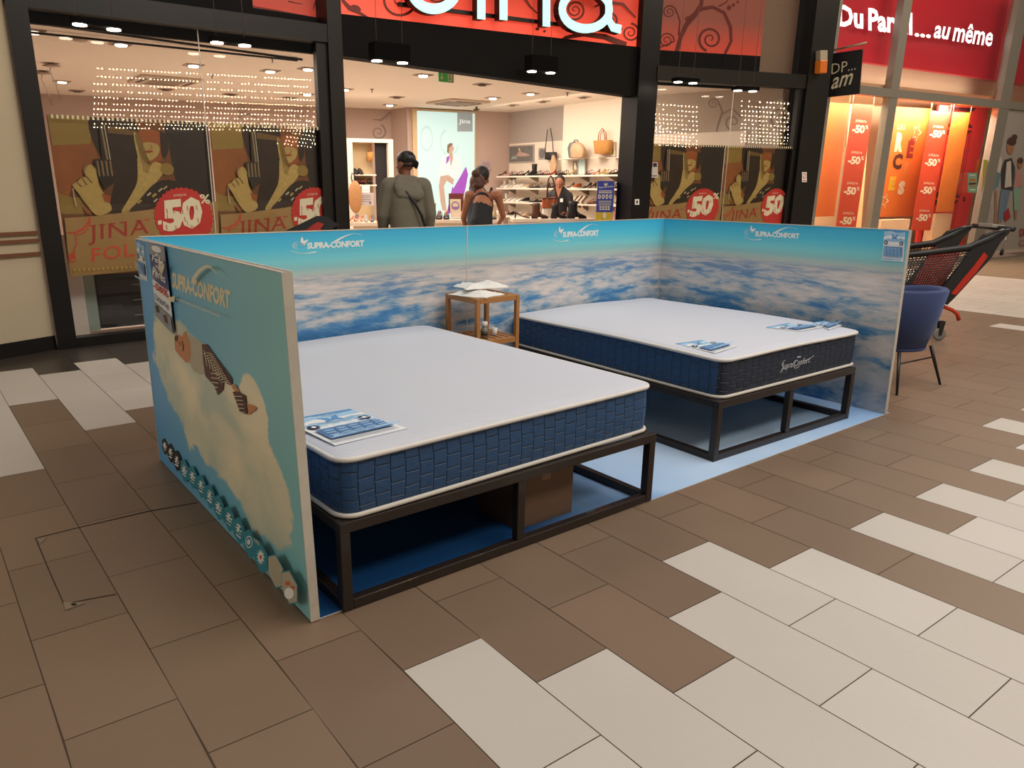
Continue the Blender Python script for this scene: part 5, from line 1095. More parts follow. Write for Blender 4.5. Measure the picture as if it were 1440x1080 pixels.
def shoe_mb(kind,m,sole):
    """local: toe toward -x, base at z=0"""
    mb=MB()
    if kind=='sneaker':
        R=[]
        for x,w_,h in ((-.13,.02,.03),(-.11,.038,.045),(-.06,.045,.06),(-.01,.042,.085),(.05,.038,.10),(.10,.036,.105),(.125,.02,.10)): R.append([V((x+.0*k,w_*math.cos(a),max(.012,.012+(h-.012)*(.5+.5*math.sin(a))) )) for k,a in ((q,2*PI*q/10) for q in range(10))])
        mb.loft(R,m); R=[[V((x,w_*s_,z)) for s_,z in ((-1,0),(1,0),(1,.022),(-1,.022))] for x,w_ in ((-.138,.022),(-.11,.043),(-.05,.048),(.02,.043),(.10,.041),(.135,.024))]; mb.loft(R,sole,smooth=False)
    elif kind=='boot':
        R=[]
        for x,w_,h in ((-.13,.02,.035),(-.10,.036,.05),(-.05,.043,.07),(-.01,.042,.10)): R.append([V((x,w_*math.cos(a),.02+(h-.02)*(.5+.5*math.sin(a)))) for a in (2*PI*q/10 for q in range(10))])
        mb.loft(R,m); mb.loft([[V((.055+a_*math.cos(t),b_*math.sin(t),z)) for t in (2*PI*q/12 for q in range(12))] for a_,b_,z in ((.075,.042,.02),(.07,.042,.07),(.058,.045,.12),(.062,.05,.19),(.064,.052,.235))],m)
        mb.loft([[V((x,w_*s_,z)) for s_,z in ((-1,0),(1,0),(1,.022),(-1,.022))] for x,w_ in ((-.138,.022),(-.10,.042),(-.03,.042))],sole,smooth=False); mb.box((.03,-.036,0),(.125,.036,.035),sole)
    elif kind=='pump':
        R=[]
        for x,w_,h,z0 in ((-.13,.008,.018,.004),(-.10,.032,.035,.004),(-.05,.037,.045,.01),(0,.028,.05,.03),(.05,.028,.085,.055),(.10,.028,.12,.07),(.115,.012,.12,.075)): R.append([V((x,w_*math.cos(a),z0+(h-z0)*(.5+.5*math.sin(a)))) for a in (2*PI*q/10 for q in range(10))])
        mb.loft(R,m); mb.tube([(.10,0,.075),(.105,0,0)],[.016,.008],sole,n=8)
    elif kind=='sandal':
        R=[[V((x,w_*s_,z)) for s_,z in ((-1,z0),(1,z0),(1,z0+.022),(-1,z0+.022))] for x,w_,z0 in ((-.13,.02,0),(-.10,.042,0),(-.04,.045,.0),(.02,.038,.012),(.09,.036,.03),(.125,.022,.03))]; mb.loft(R,sole,smooth=False); mb.box((.06,-.03,0),(.12,.03,.035),sole)
        for x,h in ((-.08,.04),(-.04,.06)): mb.tube([(x,-.044,.02),(x-.01,-.03,h),(x,0,h+.012),(x-.01,.03,h),(x,.044,.02)],.008,m,n=6)
        mb.tube([(.07,-.036,.05),(.06,-.03,.09),(.04,0,.10),(.06,.03,.09),(.07,.036,.05)],.006,m,n=6); mb.tube([(-.04,0,.07),(.04,0,.10)],.006,m,n=6)
    return mb
_sp={}
def shoe(kind,col,loc,rz,label,group,s=1.0,sole='white'):
    k=(kind,col,sole)
    if k in _sp: o=_sp[k].copy(); COL.objects.link(o)
    else: o=shoe_mb(kind,leather[col],leather[sole]).build(kind if kind!='pump' else 'court_shoe'); _sp[k]=o
    o.location=loc; o.rotation_euler=(0,0,rz); o.scale=(s,s,s); return tag(o,label,'shoe',group)
ords=['first','second','third','fourth','fifth','sixth','seventh','eighth','ninth','tenth','eleventh','twelfth','thirteenth','fourteenth','fifteenth','sixteenth','seventeenth','eighteenth','nineteenth','twentieth']
kn={'sneaker':'trainer','boot':'ankle boot','pump':'court shoe','sandal':'sandal'}
rn=random.Random(11)
R0='psp ppb bss sss kb'.split()
lay=[
 [(706,'pump','brown'),(715,'pump','pink'),(722,'sandal','grey'),(731,'sandal','red'),(738,'pump','black'),(748,'boot','black'),(757,'sandal','black'),(767,'sandal','red'),(776,'pump','red'),(786,'sandal','brown'),(794,'sandal','black'),(803,'pump','gold'),(829,'sandal','red'),(837,'pump','pink'),(845,'pump','gold'),(853,'sandal','gold'),(862,'sandal','brown'),(871,'sandal','brown')],
 [(708,'boot','white'),(714.5,'sneaker','white'),(721,'boot','white'),(728,'sneaker','white'),(734,'sneaker','white'),(742,'sneaker','beige'),(751,'sandal','grey'),(759,'sandal','grey'),(767,'pump','grey'),(775,'sandal','black'),(783,'sandal','brown'),(802,'pump','grey'),(811,'sneaker','orange'),(826,'pump','black'),(833,'pump','brown'),(866,'sandal','black'),(873,'sandal','brown')],
 [(710.5,'boot','white'),(718,'sneaker','white'),(725,'sneaker','white'),(732,'sneaker','white'),(739,'sneaker','black'),(751,'sandal','grey'),(758,'sandal','black'),(834,'sandal','orange'),(842,'pump','brown'),(872,'sneaker','brown')],
 [(711,'pump','pink'),(720,'sneaker','black'),(730,'sneaker','white'),(740,'sneaker','beige'),(750,'sneaker','brown')]]
rowname=['the top shelf','the second shelf','the third shelf','the lowest shelf']
for i,L_ in enumerate(lay):
    for j,(px,kd,c) in enumerate(L_):
        p=hit(px,250,(1,0,0),SHX+.14); sc=.9 if kd!='boot' else (.72 if c=='white' else .95)
        shoe(kd,c,(SHX+.15,p.y,SZ[i]+.0005),rn.uniform(-.08,.08),f'{c} {kn[kd]}, {ords[j]} from left on {rowname[i]} of the shoe wall','shoes on the shoe wall',sc,'white' if kd=='sneaker' else ('beige' if c in('white','gold','beige') else 'black'))
# ---------------- bags ----------------
straw=mat('straw_bag','bb8444',.8,var=.2,scale=40,bump=.4,bscale=90); tanl=mat('tan_leather','a9562a',.45,var=.1); beigel=mat('beige_leather','c2a07c',.5,var=.1); silver=mat('silver_leather','8b8b90',.35,.5,var=.1); bl=leather['black']
def pbag(name,pts,c,dep,m,label,handles=(),hm=None,hr=.008,plane=9.33,extra=None,group='bags displayed on the shoe wall'):
    """bag against the plane x=plane; outline in pixels"""
    P=[hit(x,y,(1,0,0),plane-dep) for x,y in pts]; ctr=sum(P,V((0,0,0)))/len(P); t=thing(name,tuple(ctr),label,'bag',group)
    mb=MB(); K=len(P); rings=[]
    for s_,o in ((.82,dep-.002),(1,dep*.75),(1.04,dep*.4),(1,dep*.15),(.86,0)): rings.append([ctr+(p-ctr)*s_+V((o,0,0)) for p in P])
    mb.loft(rings,m); mb.build('body',t)
    for h in handles: mb=MB(); mb.tube([hit(x,y,(1,0,0),plane-dep*.5) for x,y in h],hr,hm or m,n=6); mb.build('handle',t)
    if extra: extra(t)
    return t
pbag('handbag',[(765.5,214),(779,214),(779,222),(776,226),(765,224)],None,.10,bl,'small black shoulder bag hanging by its long strap above the top shelf',handles=[[(766,214),(768,200),(770,182)],[(778,214),(777,198),(774,180)]],hm=bl,hr=.009,plane=9.44)
pbag('backpack',[(799,222),(797,208),(800,201),(806,199),(811,204),(811,222)],None,.12,silver,'silver-grey backpack behind the beige one on the small wall shelf')
pbag('backpack',[(802,222),(801,210),(804,202),(810,200),(816,204),(819,212),(818,222)],None,.12,beigel,'beige backpack on the small wall shelf right of the black shoulder bag',handles=[[(807,200),(808,197),(812,197),(813,200)]],hm=bl,plane=9.20)
pbag('tote_bag',[(833,198),(856,197),(855,213),(848,217),(835,216)],None,.14,straw,'straw tote with tan handles hanging on the wall at the right',handles=[[(841,198),(842,188),(847,180),(852,187),(853,198)],[(844,198),(844,190),(848,183),(850,190),(851,198)]],hm=tanl,hr=.008)
mb=MB(); mb.slab([hit(x,y,(1,0,0),9.30) for x,y in ((773,234),(776,219),(778,218),(782,232),(780,242),(775,246))],(-1,0,0),.04,beigel); solo(mb,'leather_pouch','pointed beige and brown pouch hanging below the black shoulder bag','pouch')
for px0,px1,y,s in ((789,818,223,'under the two backpacks'),(834,846,221,'under the straw tote'),(857,876,221.5,'under the framed bottle picture')):
    a=hit(px0,y,(1,0,0),9.2);b=hit(px1,y,(1,0,0),9.2); z=(a.z+b.z)/2; mb=MB(); mb.box((9.12,b.y,z-.012),(9.358,a.y,z),shelfm); solo(mb,'small_shelf','small white wall shelf '+s,'shelf','small shelves above the shoe wall')
# framed pictures
def wpic(x0,y0,x1,y1,label,items,plane=9.355,fr=None,name='framed_picture',base=None):
    n=V((-1,0,0)); q=[hit(x0,y1,(1,0,0),plane-.012),hit(x1,y1,(1,0,0),plane-.012),hit(x1,y0,(1,0,0),plane-.012),hit(x0,y0,(1,0,0),plane-.012)]
    z0=(q[0].z+q[1].z)/2; z1=(q[2].z+q[3].z)/2
    for k in (0,1): q[k].z=z0
    for k in (2,3): q[k].z=z1
    D=sheet(q,n,.012,fr or greyw,name); items(D); return solo(D.mb,name,label,'picture')
picg=mat('picture_grey','6f6a68',.5,var=.4,scale=8); picp=mat('picture_pink','b79a8c',.5,var=.2)
wpic(715,204,751,229,'wide framed grey photograph of a reclining figure at the left end of the shoe wall',lambda D:(D.rect(.04,.07,.96,.93,picg),D.poly([(.3,.4),(.4,.62),(.45,.8),(.52,.6),(.75,.5),(.85,.4),(.5,.35)],picp),D.ell(.43,.78,.03,.06,pcream),D.poly([(.1,.2),(.35,.25),(.3,.4),(.15,.38)],seag)),plane=9.485)
wpic(857,200,866,221,'small framed picture of a green bottle at the right of the straw tote',lambda D:(D.rect(.1,.05,.9,.95,shopwhite),D.rect(.38,.15,.62,.55,mat('bottle_print_green','8aa83c',.5)),D.rect(.44,.55,.56,.75,pcream)))
wpic(757,208,767,224,'small grey framed oval picture behind the black shoulder bag',lambda D:(D.ell(.5,.5,.4,.42,picg),),plane=9.485)
wpic(805,226,813,246,'small grey framed leaf picture standing on the top shelf',lambda D:(D.rect(.1,.05,.9,.95,picg),D.ell(.5,.5,.2,.4,pcream,rot=.3)),plane=9.30)
wpic(813,222,823,246,'narrow pale aqua framed sign standing on the top shelf',lambda D:(D.rect(.1,.05,.9,.95,mat('aqua_print','b5d2cc',.5)),),plane=9.30)
pl_=WB2; D=plate(WB2,.012,676,225,691.5,241.5,mat('notice_mauve','b39da2',.5),.006)
for k in range(5): D.rect(.12,.25+k*.12,.8,.29+k*.12,picg)
D.rect(.78,.08,.92,.2,picg); solo(D.mb,'wall_notice','mauve-grey notice with lines of text on the wall right of the lightbox','notice')
for a,b,c,d,lb in ((562,183,569,189,'upper'),(564,196,569,207,'lower')):
    D=plate(WBk,.01,a,b,c,d,shopwhite,.006); D.rect(.25,.3,.75,.6,picg); solo(D.mb,'wall_notice','tiny white card on the taupe wall above the dark doorway, '+lb+' of the two','notice')
# dark doorway with curtain and a mirror whose reflection is built as a niche
dk=mat('doorway_dark','171316',.7); cur=mat('curtain_green','5d6450',.85,var=.2,scale=20)
P_=WBk; td=lambda x:P_.t(x,250); zd=P_.P(555,211).z
dt_=thing('dark_doorway_frame',tuple(P_.at(td(545),0,.05)),'dark doorway with a green-grey curtain behind the man','doorway')
fbox_=lambda pl,t0,t1,z0,z1,o,dep,m: (lambda mb:(mb.hexa([pl.at(t0,z0,o),pl.at(t1,z0,o),pl.at(t1,z1,o),pl.at(t0,z1,o)],[pl.at(t0,z0,o-dep),pl.at(t1,z0,o-dep),pl.at(t1,z1,o-dep),pl.at(t0,z1,o-dep)],m),mb)[1])(MB())
fbox_(P_,td(533),td(577),.01,zd,.03,.025,dk).build('opening',dt_)
mb=MB(); n=15; A=[];B=[]
for i in range(n): tt=td(543)+(td(556)-td(543))*i/(n-1); o=.05+.02*(i%2); A.append(P_.at(tt,.05,o)); B.append(P_.at(tt,zd-.03,o))
mb.add(A+B,[(i,i+1,n+i+1,n+i) for i in range(n-1)],cur,smooth=True); mb.build('curtain',dt_)
# white-framed mirror built as a niche: its reflected shelves, shoes and bag made solid
NX=VP((5.35,9.6),(6.75,9.3)); tn_=lambda x:NX.t(x,250)
nt_=thing('mirror_niche',tuple(NX.at(tn_(520),0,.0)),'tall white-framed mirror built as a niche with solid shelves, right of the left entrance post','display unit')
zt_=NX.P(520,195).z; n0,n1=tn_(490),tn_(554)
fbox_(NX,n0,n0+.09,.01,zt_,0,.3,shelfm).build('side_panel',nt_); fbox_(NX,n1-.09,n1,.01,zt_,0,.3,shelfm).build('side_panel',nt_); fbox_(NX,n0+.09,n1-.09,zt_-.06,zt_,0,.3,shelfm).build('top_panel',nt_)
fbox_(NX,n0+.09,tn_(531),.01,zt_-.06,-.28,.02,mat('niche_back','e2c79c',.6)).build('back_panel',nt_); fbox_(NX,tn_(531),n1-.09,.01,zt_-.06,-.1,.02,dk).build('mirror_dark_panel',nt_)
nz=[]
for py in (245,259.5): z=NX.P(515,py).z; nz.append(z); fbox_(NX,n0+.09,tn_(530),z-.025,z,-.02,.255,shelfm).build('shelf',nt_)
for j,(px,kd,c,row) in enumerate(((503,'sneaker','black',0),(510,'sneaker','black',0),(506,'sandal','brown',1),(513,'sandal','red',1),(523,'sandal','brown',1))):
    p=NX.at(tn_(px),nz[row]+.0005,-.14); shoe(kd,c,tuple(p),1.2,f'{c} {kn[kd]} reflected in the white mirror niche, '+('left one on its upper shelf','right one on its upper shelf','left one on its lower shelf','middle one on its lower shelf','right one on its lower shelf')[j],'shoes reflected in the white mirror niche',1,'black')
pt=thing('tote_bag',tuple(NX.at(tn_(520),NX.P(520,220).z,-.1)),'straw tote reflected high in the white mirror niche','bag')
mb=MB(); q=[NX.P(x,y,-.06) for x,y in ((516.5,214),(525,213),(525,226),(518,228))]; c=sum(q,V((0,0,0)))/4; mb.loft([[c+(p-c)*s_-NX.n*o for p in q] for s_,o in ((.85,0),(1.03,.05),(.85,.1))],straw); mb.build('body',pt); mb=MB(); mb.tube([NX.P(x,y,-.1) for x,y in ((518,214),(520,205),(522.5,202),(524.5,206),(524,213))],.008,tanl,n=6); mb.build('handle',pt)
# round leather bag hanging at the post, papers
pb=thing('handbag',tuple(NX.at(tn_(497),1.0,.3)),'large oval tan bag with a long dark strap hanging beside the left entrance post','bag')
c=NX.P(499.5,277,.3); mb=MB(); mb.ell(c,(.12,.06,.27),mat('oval_bag_tan','a9784a',.6,var=.2,scale=20),Matrix.Rotation(-.25,3,'Z')); mb.build('body',pb); mb=MB(); mb.tube([NX.P(x,y,.3) for x,y in ((497,262),(494,250),(495,243),(499,247),(498,262))],.012,hairB,n=6); mb.build('strap',pb)
D=plate(NX,.25,503,271,526,289,mat('notice_grey','b6a9ab',.5),.005); 
for k in range(4): D.rect(.1,.3+k*.15,.8,.34+k*.15,picg)
D.rect(.7,.1,.82,.3,picg); solo(D.mb,'table_notice','grey printed card propped over the left display table','notice')
D=plate(NX,.22,509,261,520,272,pure,.005); D.rect(.15,.4,.8,.45,greyw); solo(D.mb,'table_notice','small white card above the grey card at the left display table','notice')
# ---------------- display tables ----------------
tw_=mat('table_white','ddc9b4',.5,var=.03)
def table(px0,px1,py,z,dep,label,tiers=0):
    a=FLR(px0,py,z); b=FLR(px1,py,z); d=V((b.x-a.x,b.y-a.y,0)); 
    # keep tables square to the camera-facing line a-b
    d.normalize(); n=V((-d.y,d.x,0)); wd=(b-a).length; t=thing('display_table',(a.x,a.y,0.004),label,'table')
    P=lambda s,k,zz:V((a.x,a.y,0))+d*s+n*k+V((0,0,zz))
    bx=lambda s0,s1,k0,k1,z0,z1,nm: MB().hexa([P(s0,k0,z0),P(s1,k0,z0),P(s1,k0,z1),P(s0,k0,z1)],[P(s0,k1,z0),P(s1,k1,z0),P(s1,k1,z1),P(s0,k1,z1)],tw_).build(nm,t,bevel=.004)
    bx(0,wd,0,dep,z-.05,z,'tabletop'); bx(.05,wd-.05,.05,dep-.05,.03,z-.05,'base'); return P,wd,d,n,z
def onT(T,u,k,dz=.001): P,wd,d,n,z=T; return P(u*wd,k,z+dz)
T1=table(491,536,313,.93,.60,'white display table crowded with shoes at the left of the entrance'); T2=table(600,700,309,.95,.6,'white display table with shoes between the man and the woman'); T3=table(721,836,308,.95,.5,'long white counter below the shoe wall carrying boots and the orange handbag')
ang=lambda T:math.atan2(T[2].y,T[2].x)
for j,(u,k,kd,c) in enumerate(((.10,.15,'sandal','orange'),(.30,.15,'sandal','pink'),(.50,.15,'pump','grey'),(.70,.15,'pump','black'),(.90,.15,'sneaker','red'),(.12,.43,'pump','black'),(.37,.43,'sandal','tan'),(.62,.43,'sandal','orange'),(.87,.43,'pump','orange'))):
    shoe(kd,c,tuple(onT(T1,u,k)),ang(T1)+PI/2+rn.uniform(-.15,.15),f'{c} {kn[kd]} on the left table, {ords[j%5]} from left in its {"front" if j<5 else "back"} row','shoes on the left display table',.85,'beige')
for j,(u,k,kd,c) in enumerate(((.08,.15,'boot','orange'),(.18,.15,'sandal','brown'),(.28,.15,'sandal','black'),(.60,.15,'sandal','gold'),(.70,.15,'boot','orange'),(.95,.15,'sandal','gold'),(.07,.45,'pump','gold'),(.17,.45,'pump','brown'),(.27,.45,'pump','orange'))):
    shoe(kd,c,tuple(onT(T2,u,k)),ang(T2)+PI/2+rn.uniform(-.15,.15),f'{c} {kn[kd]} on the middle table, {ords[j%6]} from left in its {"front" if j<6 else "back"} row','shoes on the middle display table',1,'black')
for (u,k,kd,c,s,lb) in ((.34,.14,'boot','brown',1.0,'brown ankle boot on the long counter, leftmost of the three boots'),(.575,.14,'boot','black',.95,'smooth black ankle boot in the middle of the long counter'),(.80,.14,'boot','black',1.12,'bulky black boot near the right end of the long counter'),(.69,.34,'sandal','orange',.9,'orange sandal between the two black boots on the counter'),(.12,.12,'pump','brown',1.0,'brown court shoe at the left end of the long counter')):
    shoe(kd,c,tuple(onT(T3,u,k)),ang(T3)+PI,lb,'shoes on the long counter',s,'black')
hb=thing('handbag',tuple(onT(T3,.38,.35)),'structured orange-brown leather handbag with a tall handle on the long counter','bag')
Pt,wdT,dT,nT,zT=T3
def P3(px,py,k=.33): 
    pl=VP(tuple(Pt(0,k,0))[:2],tuple(Pt(wdT,k,0))[:2]); return pl.P(px,py),pl
q=[P3(x,y)[0] for x,y in ((762.5,293),(784,292),(783.5,277),(763,278))]; nn=-nT
mb=MB(); c=sum(q,V((0,0,0)))/4; mb.hexa(q,[p+nT*.10 for p in [c+(p-c)*.98 for p in q]],tanl); mb.build('body',hb,bevel=.015)
mb=MB(); mb.tube([P3(x,y,.38)[0] for x,y in ((769.5,278),(770,262),(771.5,251),(774.5,247.5),(778,252),(781,268),(782,278))],.014,leather['brown'],n=6); mb.build('tall_handle',hb)
mb=MB(); mb.tube([P3(x,y,.32)[0] for x,y in ((769,279),(770,286),(774,288),(778,286),(779,279))],.010,tanl,n=6); mb.build('front_handle',hb)
mb=MB(); mb.hexa([P3(x,y,.328)[0] for x,y in ((762.5,280.5),(784,280),(784,277.5),(763,278))],[P3(x,y,.32)[0] for x,y in ((762.5,280.5),(784,280),(784,277.5),(763,278))],leather['brown']); mb.build('flap_band',hb)
# a stand for the bag
st2=onT(T3,.38,.30); mb=MB(); a,pl=P3(764,294); b,_=P3(783,293.5); mb.hexa([V((a.x,a.y,zT+.0005)),V((b.x,b.y,zT+.0005)),V((b.x,b.y,b.z)),V((a.x,a.y,a.z))],[V((a.x,a.y,zT+.0005))+nT*.12,V((b.x,b.y,zT+.0005))+nT*.12,V((b.x,b.y,b.z))+nT*.12,V((a.x,a.y,a.z))+nT*.12],shelfm); solo(mb,'display_riser','white block raising the orange handbag on the long counter','display block')
# framed purple sign on the middle table with red box behind
Ps,wds,ds,ns,zs=T2; plS=VP(tuple(Ps(0,.3,0))[:2],tuple(Ps(wds,.3,0))[:2])
D=sheet([plS.P(633,297),plS.P(648,297),plS.P(648,280),plS.P(632.5,280)],plS.n,.02,pcream,'s'); D.ell(.5,.45,.38,.36,mat('mauve_print','9a6fa8',.5)); D.ell(.5,.5,.26,.2,pcream); D.rect(.15,.2,.85,.38,MATS['mauve_print']); solo(D.mb,'table_sign','small framed mauve sign standing on the table left of the bending woman','sign')
mb=MB(); mb.hexa([plS.P(631,297,-.05),plS.P(652,297,-.05),plS.P(652,272,-.05),plS.P(631,272,-.05)],[plS.P(631,297,-.25),plS.P(652,297,-.25),plS.P(652,272,-.25),plS.P(631,272,-.25)],mat('red_box','6e2a2c',.6)); o=solo(mb,'gift_box','dark red box standing behind the mauve sign','box')
mb=MB(); q=[plS.P(634,306),plS.P(654,306),plS.P(654,297.2),plS.P(634,297.2)]; mb.hexa(q,[p+ns*.26 for p in q],tw_); solo(mb,'display_riser','white block under the mauve sign on the middle table','display block')
# small white table and pink box by the shoe wall's left foot
T4=table(697,712,298,1.02,.3,'small white side table at the left foot of the shoe wall'); shoe('sneaker','orange',tuple(onT(T4,.4,.12)),1.0,'coral trainer alone on the small white side table','shoes on the side table')
shoe('boot','beige',tuple(onT(T2,.93,.42)),.3,'beige ankle boot at the right back corner of the middle table','shoes on the middle display table')
# striped tote row (hangers)
strp=[mat('stripe_cream','e5d6c2',.8),mat('stripe_brown','6b4a3a',.8)]
for k in range(6):
    p=hit(810+k*3.0,292,(1,0,0),9.15); q=hit(810+k*3.0,276,(1,0,0),9.15); mb=MB(); mb.tube([(9.1,p.y,p.z),(9.06,p.y+.03,(p.z+q.z)/2),(9.15,p.y,q.z)],.02,strp[k%2],n=8); solo(mb,'folded_scarf',('cream' if k%2==0 else 'brown')+' rolled scarf right of the assistant, '+ords[k]+' from left in the striped row','scarf','striped scarves by the shoe wall')
# ---------------- blue totem sign ----------------
blu=mat('totem_blue','2f3f9a',.4,var=.04); blu2=mat('totem_side_violet','6a66c8',.4,var=.04); yl=mat('totem_yellow','c9a820',.5)
dpt=10.6; A=at_depth(840,300,dpt); B=at_depth(862,300,dpt+.0); base=(A+B)/2; pT=VP((A.x,A.y),(B.x,B.y)); tt=thing('totem_sign',(base.x,base.y,.004),'tall blue and yellow information totem at the right of the entrance','sign')
z1=pT.P(850,254.5).z; t0_,t1_=pT.t(839,280),pT.t(862.5,280); back=.22
mb=MB(); q=[pT.at(t0_,.004),pT.at(t1_,.004),pT.at(t1_,z1),pT.at(t0_,z1)]; mb.hexa(q,[p-pT.n*back+pT.d*.05 for p in q],blu2); mb.build('body',tt)
D=sheet([p+pT.n*.004 for p in q],pT.n,.003,blu,'f'); f_=lambda px,py:((pT.t(px,py)-t0_)/(t1_-t0_),(pT.P(px,py).z-.004)/(z1-.004))
D.rect(0,.0,1,f_(850,298.5)[1],yl); vv=lambda y:f_(850,y)[1]
D.poly([(.40,vv(257)),(.5,vv(258.5)),(.6,vv(257)),(.6,vv(260)),(.5,vv(262)),(.4,vv(260))],pcream); D.text('Prenez soin de vous',(.08,vv(265)),(.92,vv(263)),(.08,vv(262.3)),pcream,shear=.2,bold=.02)
for y in (268.5,271): D.rect(.1,vv(y)-.004,.9,vv(y)+.004,pcream)
for k in range(4): D.ell(.16+k*.22,vv(276.5),.085,.022,pcream); D.ell(.16+k*.22,vv(276.5),.03,.012,blu)
for y in (283,285.5,288): D.rect(.12,vv(y)-.003,.88,vv(y)+.003,gr if False else pcream)
for r in range(2):
    for k in range(4): D.rect(.18+k*.165,vv(292+r*3.2),.18+k*.165+.13,vv(290+r*3.2),pcream)
D.ell(.5,vv(303),.12,.03,pcream); D.mb.build('printed_front',tt)
pkb=mat('pink_box','b86a72',.6); a=at_depth(876,305,12.5); mb=MB(); mb.box((a.x-.1,a.y-.1,.005),(a.x+.1,a.y+.1,a.z+.15),pkb); solo(mb,'pink_stand','narrow pink stand against the wall right of the blue totem','stand')
# ---------------- boutique window display ----------------
orp=mat('orange_paper','c9691e',.6,var=.12,scale=3); ors=mat('orange_red_strip','c8431f',.55,var=.05); orw=mat('wrinkled_orange_paper','cf7322',.6,var=.15,scale=5,bump=.8,bscale=9); letc=mat('banner_letter','e8dcc4',.5,var=.02)
def bann(pl,pts,m,name,label,items=None,th=.006,cat='banner',group='sale banners in the boutique window'):
    """pts px: bl, br, tr, tl"""
    q=[pl.P(x,y) for x,y in pts]; q[3].x,q[3].y=q[0].x,q[0].y; q[2].x,q[2].y=q[1].x,q[1].y
    D=sheet(q,pl.n,th,m,name)
    if items: items(D)
    if cat=='banner':
        for e in (q[2],q[3]): D.mb.tube([e-pl.n*th*.5,V((e.x,e.y,3.02))-pl.n*th*.5],.003,letc,n=4)
    return solo(D.mb,name,label,cat,group)
Fa=F4.back(.9); Fb=F4.back(.55); Fc_=F4.back(1.4)
bann(Fa,[(1146,305),(1173,304),(1185,144),(1158,144)],orp,'paper_banner','plain orange paper banner at the left end of the boutique window')
def strip_items(D):
    for k in range(4):
        v=.83-k*.235; D.text("JUSQU'A",(.24,v+.035),(.78,v+.03),(.24,v+.058),letc,bold=.01); D.text('-50',(.14,v-.045),(.74,v-.045),(.14,v+.018),letc,bold=.04,spacing=.9); D.text('%',(.75,v-.01),(.9,v-.01),(.75,v+.02),letc,bold=.02)
bann(Fb,[(1174,330),(1202,330),(1220,147),(1192,145)],ors,'sale_strip','narrow orange-red strip with four white -50% marks, left of the pair in the boutique window',strip_items)
bann(Fb,[(1281,324),(1308,324),(1329,157),(1303,155)],ors,'sale_strip','narrow orange-red strip with four white -50% marks, right of the pair by the red door',strip_items)
lc={n:mat('letter_'+n,c,.5) for n,c in dict(pale='cdbd9c',maroon='7d2a1e',dark='4c2414',yellow='c79a26',faint='c77a3c').items()}
def rec(D):
    D.text('LES',(.16,.80),(.36,.80),(.16,.845),lc['pale']); D.text('R',(.17,.60),(.37,.60),(.17,.775),lc['pale'],bold=.08); D.text('É',(.5,.545),(.68,.545),(.5,.745),lc['maroon'],bold=.07)
    D.text('C',(.17,.44),(.42,.44),(.17,.585),lc['dark'],bold=.06); D.text('R',(.5,.40),(.64,.40),(.5,.52),lc['faint'],bold=.05); D.text('E',(.16,.245),(.33,.245),(.16,.375),lc['yellow'],bold=.08); D.text('S',(.42,.205),(.60,.205),(.42,.335),lc['pale'],bold=.08)
    for cx,cy,s_ in ((.68,.78,1),(.12,.15,.8)):
        P_=[]
        for i in range(11): a=2*PI*i/10; rr=(.11 if i%2==0 else .05)*s_; P_.append((cx+rr*math.cos(a)*1.1,cy+rr*math.sin(a)*.75))
        D.stroke(P_,.012,lc['pale'])
bann(Fa,[(1234,305),(1286,304),(1301,152),(1252,149)],orp,'paper_banner','wide orange banner with colourful scattered letters in the middle of the boutique window',rec)
bann(Fc_.back(-.9),[(1316,298),(1340,298),(1359,158),(1333,157)],orw,'wrinkled_banner','wrinkled plain orange paper banner hanging in front of the red door')
# red door with black drawn panels
rd=mat('door_red','e23a38',.5,var=.04); ink=mat('black_ink','2a0c0c',.5)
def rdoor(D):
    for u0,u1,v0,v1 in ((.18,.72,.86,.985),(.13,.72,.36,.83),(.10,.70,.03,.33)):
        for s_ in (0,.035,.075): D.stroke([(u0+s_,v0+s_*.35),(u1-s_,v0+s_*.35),(u1-s_,v1-s_*.35),(u0+s_,v1-s_*.35),(u0+s_,v0+s_*.35)],.012,ink)
    D.ring(.82,.345,.025,.012,.01,ink,14)
Fd=F4.back(.75)
rdo=bann(Fd,[(1288,345),(1355,345),(1381,150),(1314,147)],rd,'decor_door','tall red decor door with black drawn panels at the right of the boutique window',rdoor,.04,'decor door',None)
mb=MB(); a,b=Fd.t(1384,250),Fd.t(1405,250); q=[Fd.at(a+.02,.07),Fd.at(b,.07),Fd.at(b,3.0),Fd.at(a+.02,3.0)]; mb.hexa(q,[p-Fd.n*.1 for p in q],dpw); solo(mb,'white_pillar','cream pillar right of the red decor door in the boutique window','pillar')
for a_,b_,s in ((1314,1338,'in front of the red door'),(1240,1280,'below the banner with scattered letters')):
    pl=Fb.back(.0); t0_,t1_=pl.t(a_,310),pl.t(b_,310); z1=pl.P(1320,301).z if a_>1300 else pl.P(1255,309).z; dp_=.17; mb=MB(); q=[pl.at(t0_,.07),pl.at(t1_,.07),pl.at(t1_,z1),pl.at(t0_,z1)]; mb.hexa(q,[p-pl.n*dp_ for p in q],dpw); solo(mb,'display_plinth','low cream plinth '+s,'plinth','cream plinths in the boutique window')
# curled cream paper drops beside the strips
for x0,x1,s in ((1187,1193,'left'),(1208,1216,'right')):
    mb=MB(); top=Fa.P((x0+x1)/2+7,150,-.1); bot=Fa.P((x0+x1)/2-5,318,-.1); mb.slab([Fa.P(x0-5,320,-.1),Fa.P(x1-5,320,-.1),Fa.P(x1+8,148,-.1),Fa.P(x0+8,147,-.1)],Fa.n,.01,mat('lit_cream_paper','f0cf96',.6)); solo(mb,'paper_drop',f'narrow cream paper drop on the {s} side of the left sale strip','paper drop','cream paper drops')
